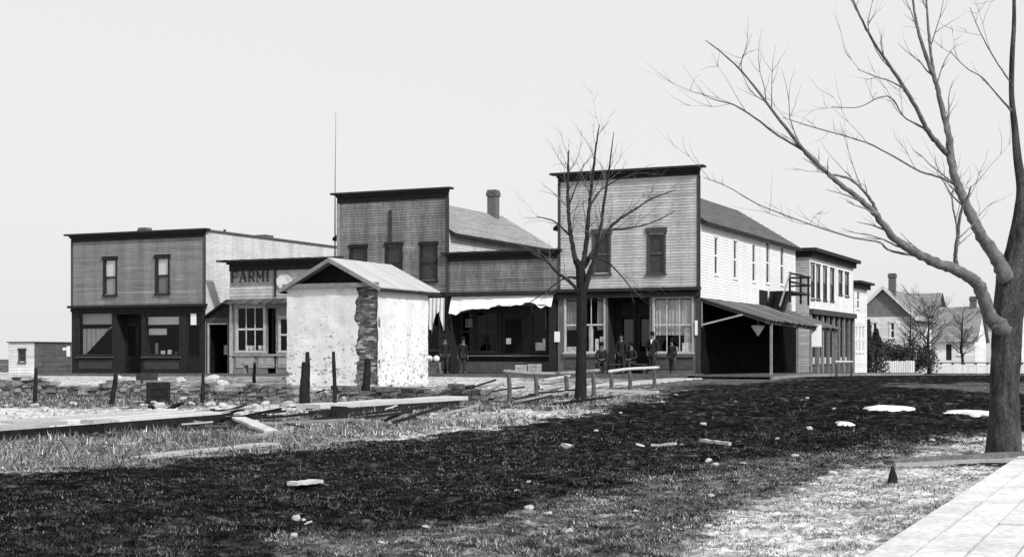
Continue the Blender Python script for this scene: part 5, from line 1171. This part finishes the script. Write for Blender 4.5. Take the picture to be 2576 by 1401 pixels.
# ------------------------------------------------------------------ people
mSKIN = M('skin', .15, var=.12, scale=8); mCOAT = M('dark_wool', .022, var=.3, scale=9); mTROU = M('dark_trousers', .035, var=.3, scale=9); mFELT = M('black_felt', .015, var=.2, scale=9); mSHIRT = M('white_shirt', .7, var=.06, scale=6); mBOOT = M('boot_leather', .02, var=.2, scale=8, rough=.6)
def skin(name, V, E, rad, mat, parent, root=0, sub=1):
    me = bpy.data.meshes.new(name+'_cage'); me.from_pydata([tuple(v) for v in V], E, []); o = bpy.data.objects.new('cage', me); COL.objects.link(o)
    o.modifiers.new('s', 'SKIN'); 
    if not me.skin_vertices:
        bpy.context.view_layer.objects.active = o; bpy.context.view_layer.update()
    for i, d in enumerate(me.skin_vertices[0].data):
        r = rad[i]; d.radius = r if isinstance(r, tuple) else (r, r); d.use_root = (i == root)
    m = o.modifiers.new('u', 'SUBSURF'); m.levels = sub; m.render_levels = sub
    dg = bpy.context.evaluated_depsgraph_get(); dg.update(); nm = bpy.data.meshes.new_from_object(o.evaluated_get(dg)); bpy.data.objects.remove(o); bpy.data.meshes.remove(me)
    nm.name = name; nm.attributes.new('tone', 'FLOAT', 'FACE').data.foreach_set('value', [1.0]*len(nm.polygons)); nm.materials.clear(); nm.materials.append(mat); nm.polygons.foreach_set('use_smooth', [True]*len(nm.polygons))
    q = bpy.data.objects.new(name, nm); COL.objects.link(q); q.parent = parent; return q
def person(label, loc, rz_, seat=False, arms='down', hat='round', shirt=False, scale=1.0, twist=0.0, coat=mCOAT, trous=mTROU, lean=0.0):
    root = thing('person', label, 'person', loc, rz_); root.scale = (scale,)*3
    J = {}; hz_ = .50 if seat else .93
    J['pel'] = Vector((0, 0, hz_)); J['wa'] = Vector((0, -lean*.3, hz_+.17)); J['ch'] = Vector((0, -lean*.7, hz_+.38)); J['nb'] = Vector((0, -lean*.95, hz_+.53)); J['nk'] = Vector((0, -lean-.01, hz_+.59)); J['h1'] = Vector((.0, -lean-.03, hz_+.66)); J['h2'] = Vector((0, -lean-.025, hz_+.74)); J['h3'] = Vector((0, -lean-.015, hz_+.80))
    for s, n in ((1, 'r'), (-1, 'l')):
        J['hp'+n] = Vector((.095*s, 0, hz_-.04))
        if seat: J['kn'+n] = Vector((.14*s, -.43, .50)); J['an'+n] = Vector((.14*s, -.40-.05*s, .09)); J['to'+n] = Vector((.16*s, -.58-.05*s, .04))
        else: J['kn'+n] = Vector((.11*s, -.03*s-.01, .50)); J['an'+n] = Vector((.12*s, -.02*s+.02, .09)); J['to'+n] = Vector((.15*s, -.17-.02*s, .04))
        J['sh'+n] = Vector((.18*s, -lean*.85, hz_+.48))
        if arms == 'lap' or seat: J['el'+n] = Vector((.27*s, -.06-lean*.5, hz_+.21)); J['wr'+n] = Vector((.11*s, -.27-lean*.3, hz_+.14)); J['hd'+n] = Vector((.06*s, -.34-lean*.3, hz_+.13))
        elif arms == 'pockets': J['el'+n] = Vector((.30*s, .05, hz_+.22)); J['wr'+n] = Vector((.22*s, -.08, hz_+.02)); J['hd'+n] = Vector((.19*s, -.12, hz_-.05))
        else: J['el'+n] = Vector((.25*s, .02, hz_+.20)); J['wr'+n] = Vector((.27*s, -.06, hz_-.05)); J['hd'+n] = Vector((.27*s, -.09, hz_-.13))
    RB = dict(pel=(.13, .10), wa=(.125, .095), ch=(.14, .105), nb=(.07, .06), nk=(.052, .055), h1=(.062, .078), h2=(.074, .092), h3=(.055, .07))
    for n in 'rl': RB.update({'hp'+n: .085, 'kn'+n: .058, 'an'+n: .04, 'to'+n: .032, 'sh'+n: .058, 'el'+n: .042, 'wr'+n: .028, 'hd'+n: (.036, .022)})
    names = list(J); ix = {k: i for i, k in enumerate(names)}
    E = [('pel', 'wa'), ('wa', 'ch'), ('ch', 'nb'), ('nb', 'nk'), ('nk', 'h1'), ('h1', 'h2'), ('h2', 'h3')]
    for n in 'rl': E += [('pel', 'hp'+n), ('hp'+n, 'kn'+n), ('kn'+n, 'an'+n), ('an'+n, 'to'+n), ('nb', 'sh'+n), ('sh'+n, 'el'+n), ('el'+n, 'wr'+n), ('wr'+n, 'hd'+n)]
    V = [J[k] for k in names]; Ei = [(ix[a], ix[c]) for a, c in E]; rad = [RB[k] if isinstance(RB[k], tuple) else (RB[k],)*2 for k in names]
    V.append(J['h1']+Vector((0, -.095, .035))); Ei.append((ix['h1'], len(V)-1)); rad.append((.012, .012))    # nose
    for s, n in ((1, 'r'), (-1, 'l')):                    # five fingers on each hand
        h = J['hd'+n]; d = (h-J['wr'+n]).normalized(); side = Vector((0, 1, 0)) if abs(d.z) > .6 else Vector((1, 0, 0))
        for k in range(4):
            f0 = h+d*.03+side*(k-1.5)*.019; L = (.075, .085, .08, .062)[k]; f1 = f0+d*L*.55+Vector((-s*.008, 0, -.004)); f2 = f1+d*L*.4+Vector((-s*.018, 0, -.014))
            i0 = len(V); V += [f0, f1, f2]; Ei += [(ix['hd'+n], i0), (i0, i0+1), (i0+1, i0+2)]; rad += [(.009,)*2, (.0085,)*2, (.007,)*2]
        t0 = h-d*.015-side*.036; t1 = t0+d*.045-side*.018; i0 = len(V); V += [t0, t1]; Ei += [(ix['hd'+n], i0), (i0, i0+1)]; rad += [(.011,)*2, (.008,)*2]
    skin('body', V, Ei, rad, mSKIN, root, ix['pel'])
    def cloth(nm, keys, edges, grow, mat, extra=()):
        nm_ = list(keys); jx = {k: i for i, k in enumerate(nm_)}; VV = [J[k].copy() for k in nm_]
        rr = [tuple(x+grow for x in (RB[k] if isinstance(RB[k], tuple) else (RB[k],)*2)) for k in nm_]
        return skin(nm, VV, [(jx[a], jx[c]) for a, c in edges], rr, mat, root, 0)
    tk = ['pel', 'wa', 'ch', 'nb']; te = [('pel', 'wa'), ('wa', 'ch'), ('ch', 'nb')]
    for n in 'rl': tk += ['sh'+n, 'el'+n, 'wr'+n]; te += [('nb', 'sh'+n), ('sh'+n, 'el'+n), ('el'+n, 'wr'+n)]
    cloth('coat', tk, te, .022, coat)
    b = MB(); c0 = J['wa']; c1 = J['pel']; N = 16; rg_ = []
    for (c, ax, ay) in ((c0, .152, .122), (c1+Vector((0, 0, .02)), .172, .142), (c1+Vector((0, -.10 if seat else 0, -.16 if not seat else -.02)), .205, .165 if not seat else .2)):
        rg_ += [c+Vector((math.cos(2*math.pi*k/N)*ax, math.sin(2*math.pi*k/N)*ay, 0)) for k in range(N)]
    b.add(rg_, [(j*N+k, j*N+(k+1) % N, (j+1)*N+(k+1) % N, (j+1)*N+k) for j in range(2) for k in range(N)]); b.build('coat_skirt', coat, root, smooth=True)
    lk = ['pel']; le = []
    for n in 'rl': lk += ['hp'+n, 'kn'+n, 'an'+n]; le += [('pel', 'hp'+n), ('hp'+n, 'kn'+n), ('kn'+n, 'an'+n)]
    cloth('trousers', lk, le, .020, trous)
    for n in 'rl': skin('shoe', [J['an'+n]+Vector((0, .02, 0)), J['an'+n]+Vector((0, .01, -.045)), J['to'+n]], [(0, 1), (1, 2)], [(.05, .05), (.048, .045), (.042, .035)], mBOOT, root, 0)
    hd = J['h2']; b = MB()
    for s in (-1, 1): b.tube([hd+Vector((s*.03, -.088, -.01)), hd+Vector((s*.03, -.094, -.01))], [.011, .008], 6, .1)
    b.tube([J['h1']+Vector((-.025, -.078, -.012)), J['h1']+Vector((.025, -.078, -.012))], [.006, .006], 5, .3); b.build('eye', mFELT, root)
    b = MB()
    for s in (-1, 1): b.tube([hd+Vector((s*.07, .005, -.04)), hd+Vector((s*.084, .01, -.01)), hd+Vector((s*.078, .012, .02))], [.012, .016, .01], 6)
    b.build('ear', mSKIN, root, smooth=True)
    b = MB(); b.tube([hd+Vector((0, .03, -.06)), hd+Vector((0, .025, 0)), hd+Vector((0, .012, .06)), hd+Vector((0, .01, .10))], [.07, .088, .08, .03], 12); b.build('hair', mFELT, root, smooth=True)
    if hat:
        b = MB(); z = .045
        b.tube([hd+Vector((0, 0, z)), hd+Vector((0, 0, z+.012))], [.15, .145], 18); b.tube([hd+Vector((0, 0, z+.01)), hd+Vector((0, 0, z+.08)), hd+Vector((0, 0, z+.12)), hd+Vector((0, 0, z+.13))], [.098, .094, .08, .04], 16)
        b.build('hat', mFELT, root, smooth=True)
    if shirt:
        b = MB(); c = J['nb']; b.add([c+Vector(v) for v in [(-.055, -.075, .035), (.055, -.075, .035), (.03, -.118, -.09), (0, -.135, -.17), (-.03, -.118, -.09), (-.055, -.06, .03), (.055, -.06, .03), (0, -.09, -.17)]], [(0, 1, 2, 3, 4), (0, 5, 6, 1), (1, 6, 7, 3, 2), (0, 4, 3, 7, 5)]); b.build('shirt', mSHIRT, root)
    return root
zbw = lambda t: zb_(t)+.004
bz = .01
person('man standing by the curtained window in black coat, white shirt front and hat', fr(-1.75, -1.15, zbw(-1.75)), -TH-.1, arms='pockets', shirt=True)
person('man in dark clothes seated at the left end of the doorway bench', fr(-4.15, -1.0, zbw(-4.1)), -TH+.35, seat=True, lean=.06, hat='round', scale=1.0)
person('man in a dark hat seated on the doorway bench, right of another sitter', fr(-2.75, -1.0, zbw(-2.7)), -TH-.2, seat=True, lean=.02)
person('hatless man in dark coat standing in the doorway behind the bench', fr(-3.45, -.42, zbw(-3.4)), -TH+.1, arms='down', hat=None, scale=.97)
person('short figure in dark clothes standing right of the man in the white shirt', fr(-.85, -1.2, zbw(-.8)), -TH-.3, arms='down', scale=.82)
person('man in dark clothes standing before the left window of the awning shop', fr(-11.75, -1.3, zbw(-11.7)), -TH+.5, arms='pockets', scale=.95, lean=.08)
person('man bending forward in dark coat beside the awning shop doorway', fr(-10.85, -1.35, zbw(-10.8)), -TH+.9, arms='down', scale=.92, lean=.14)
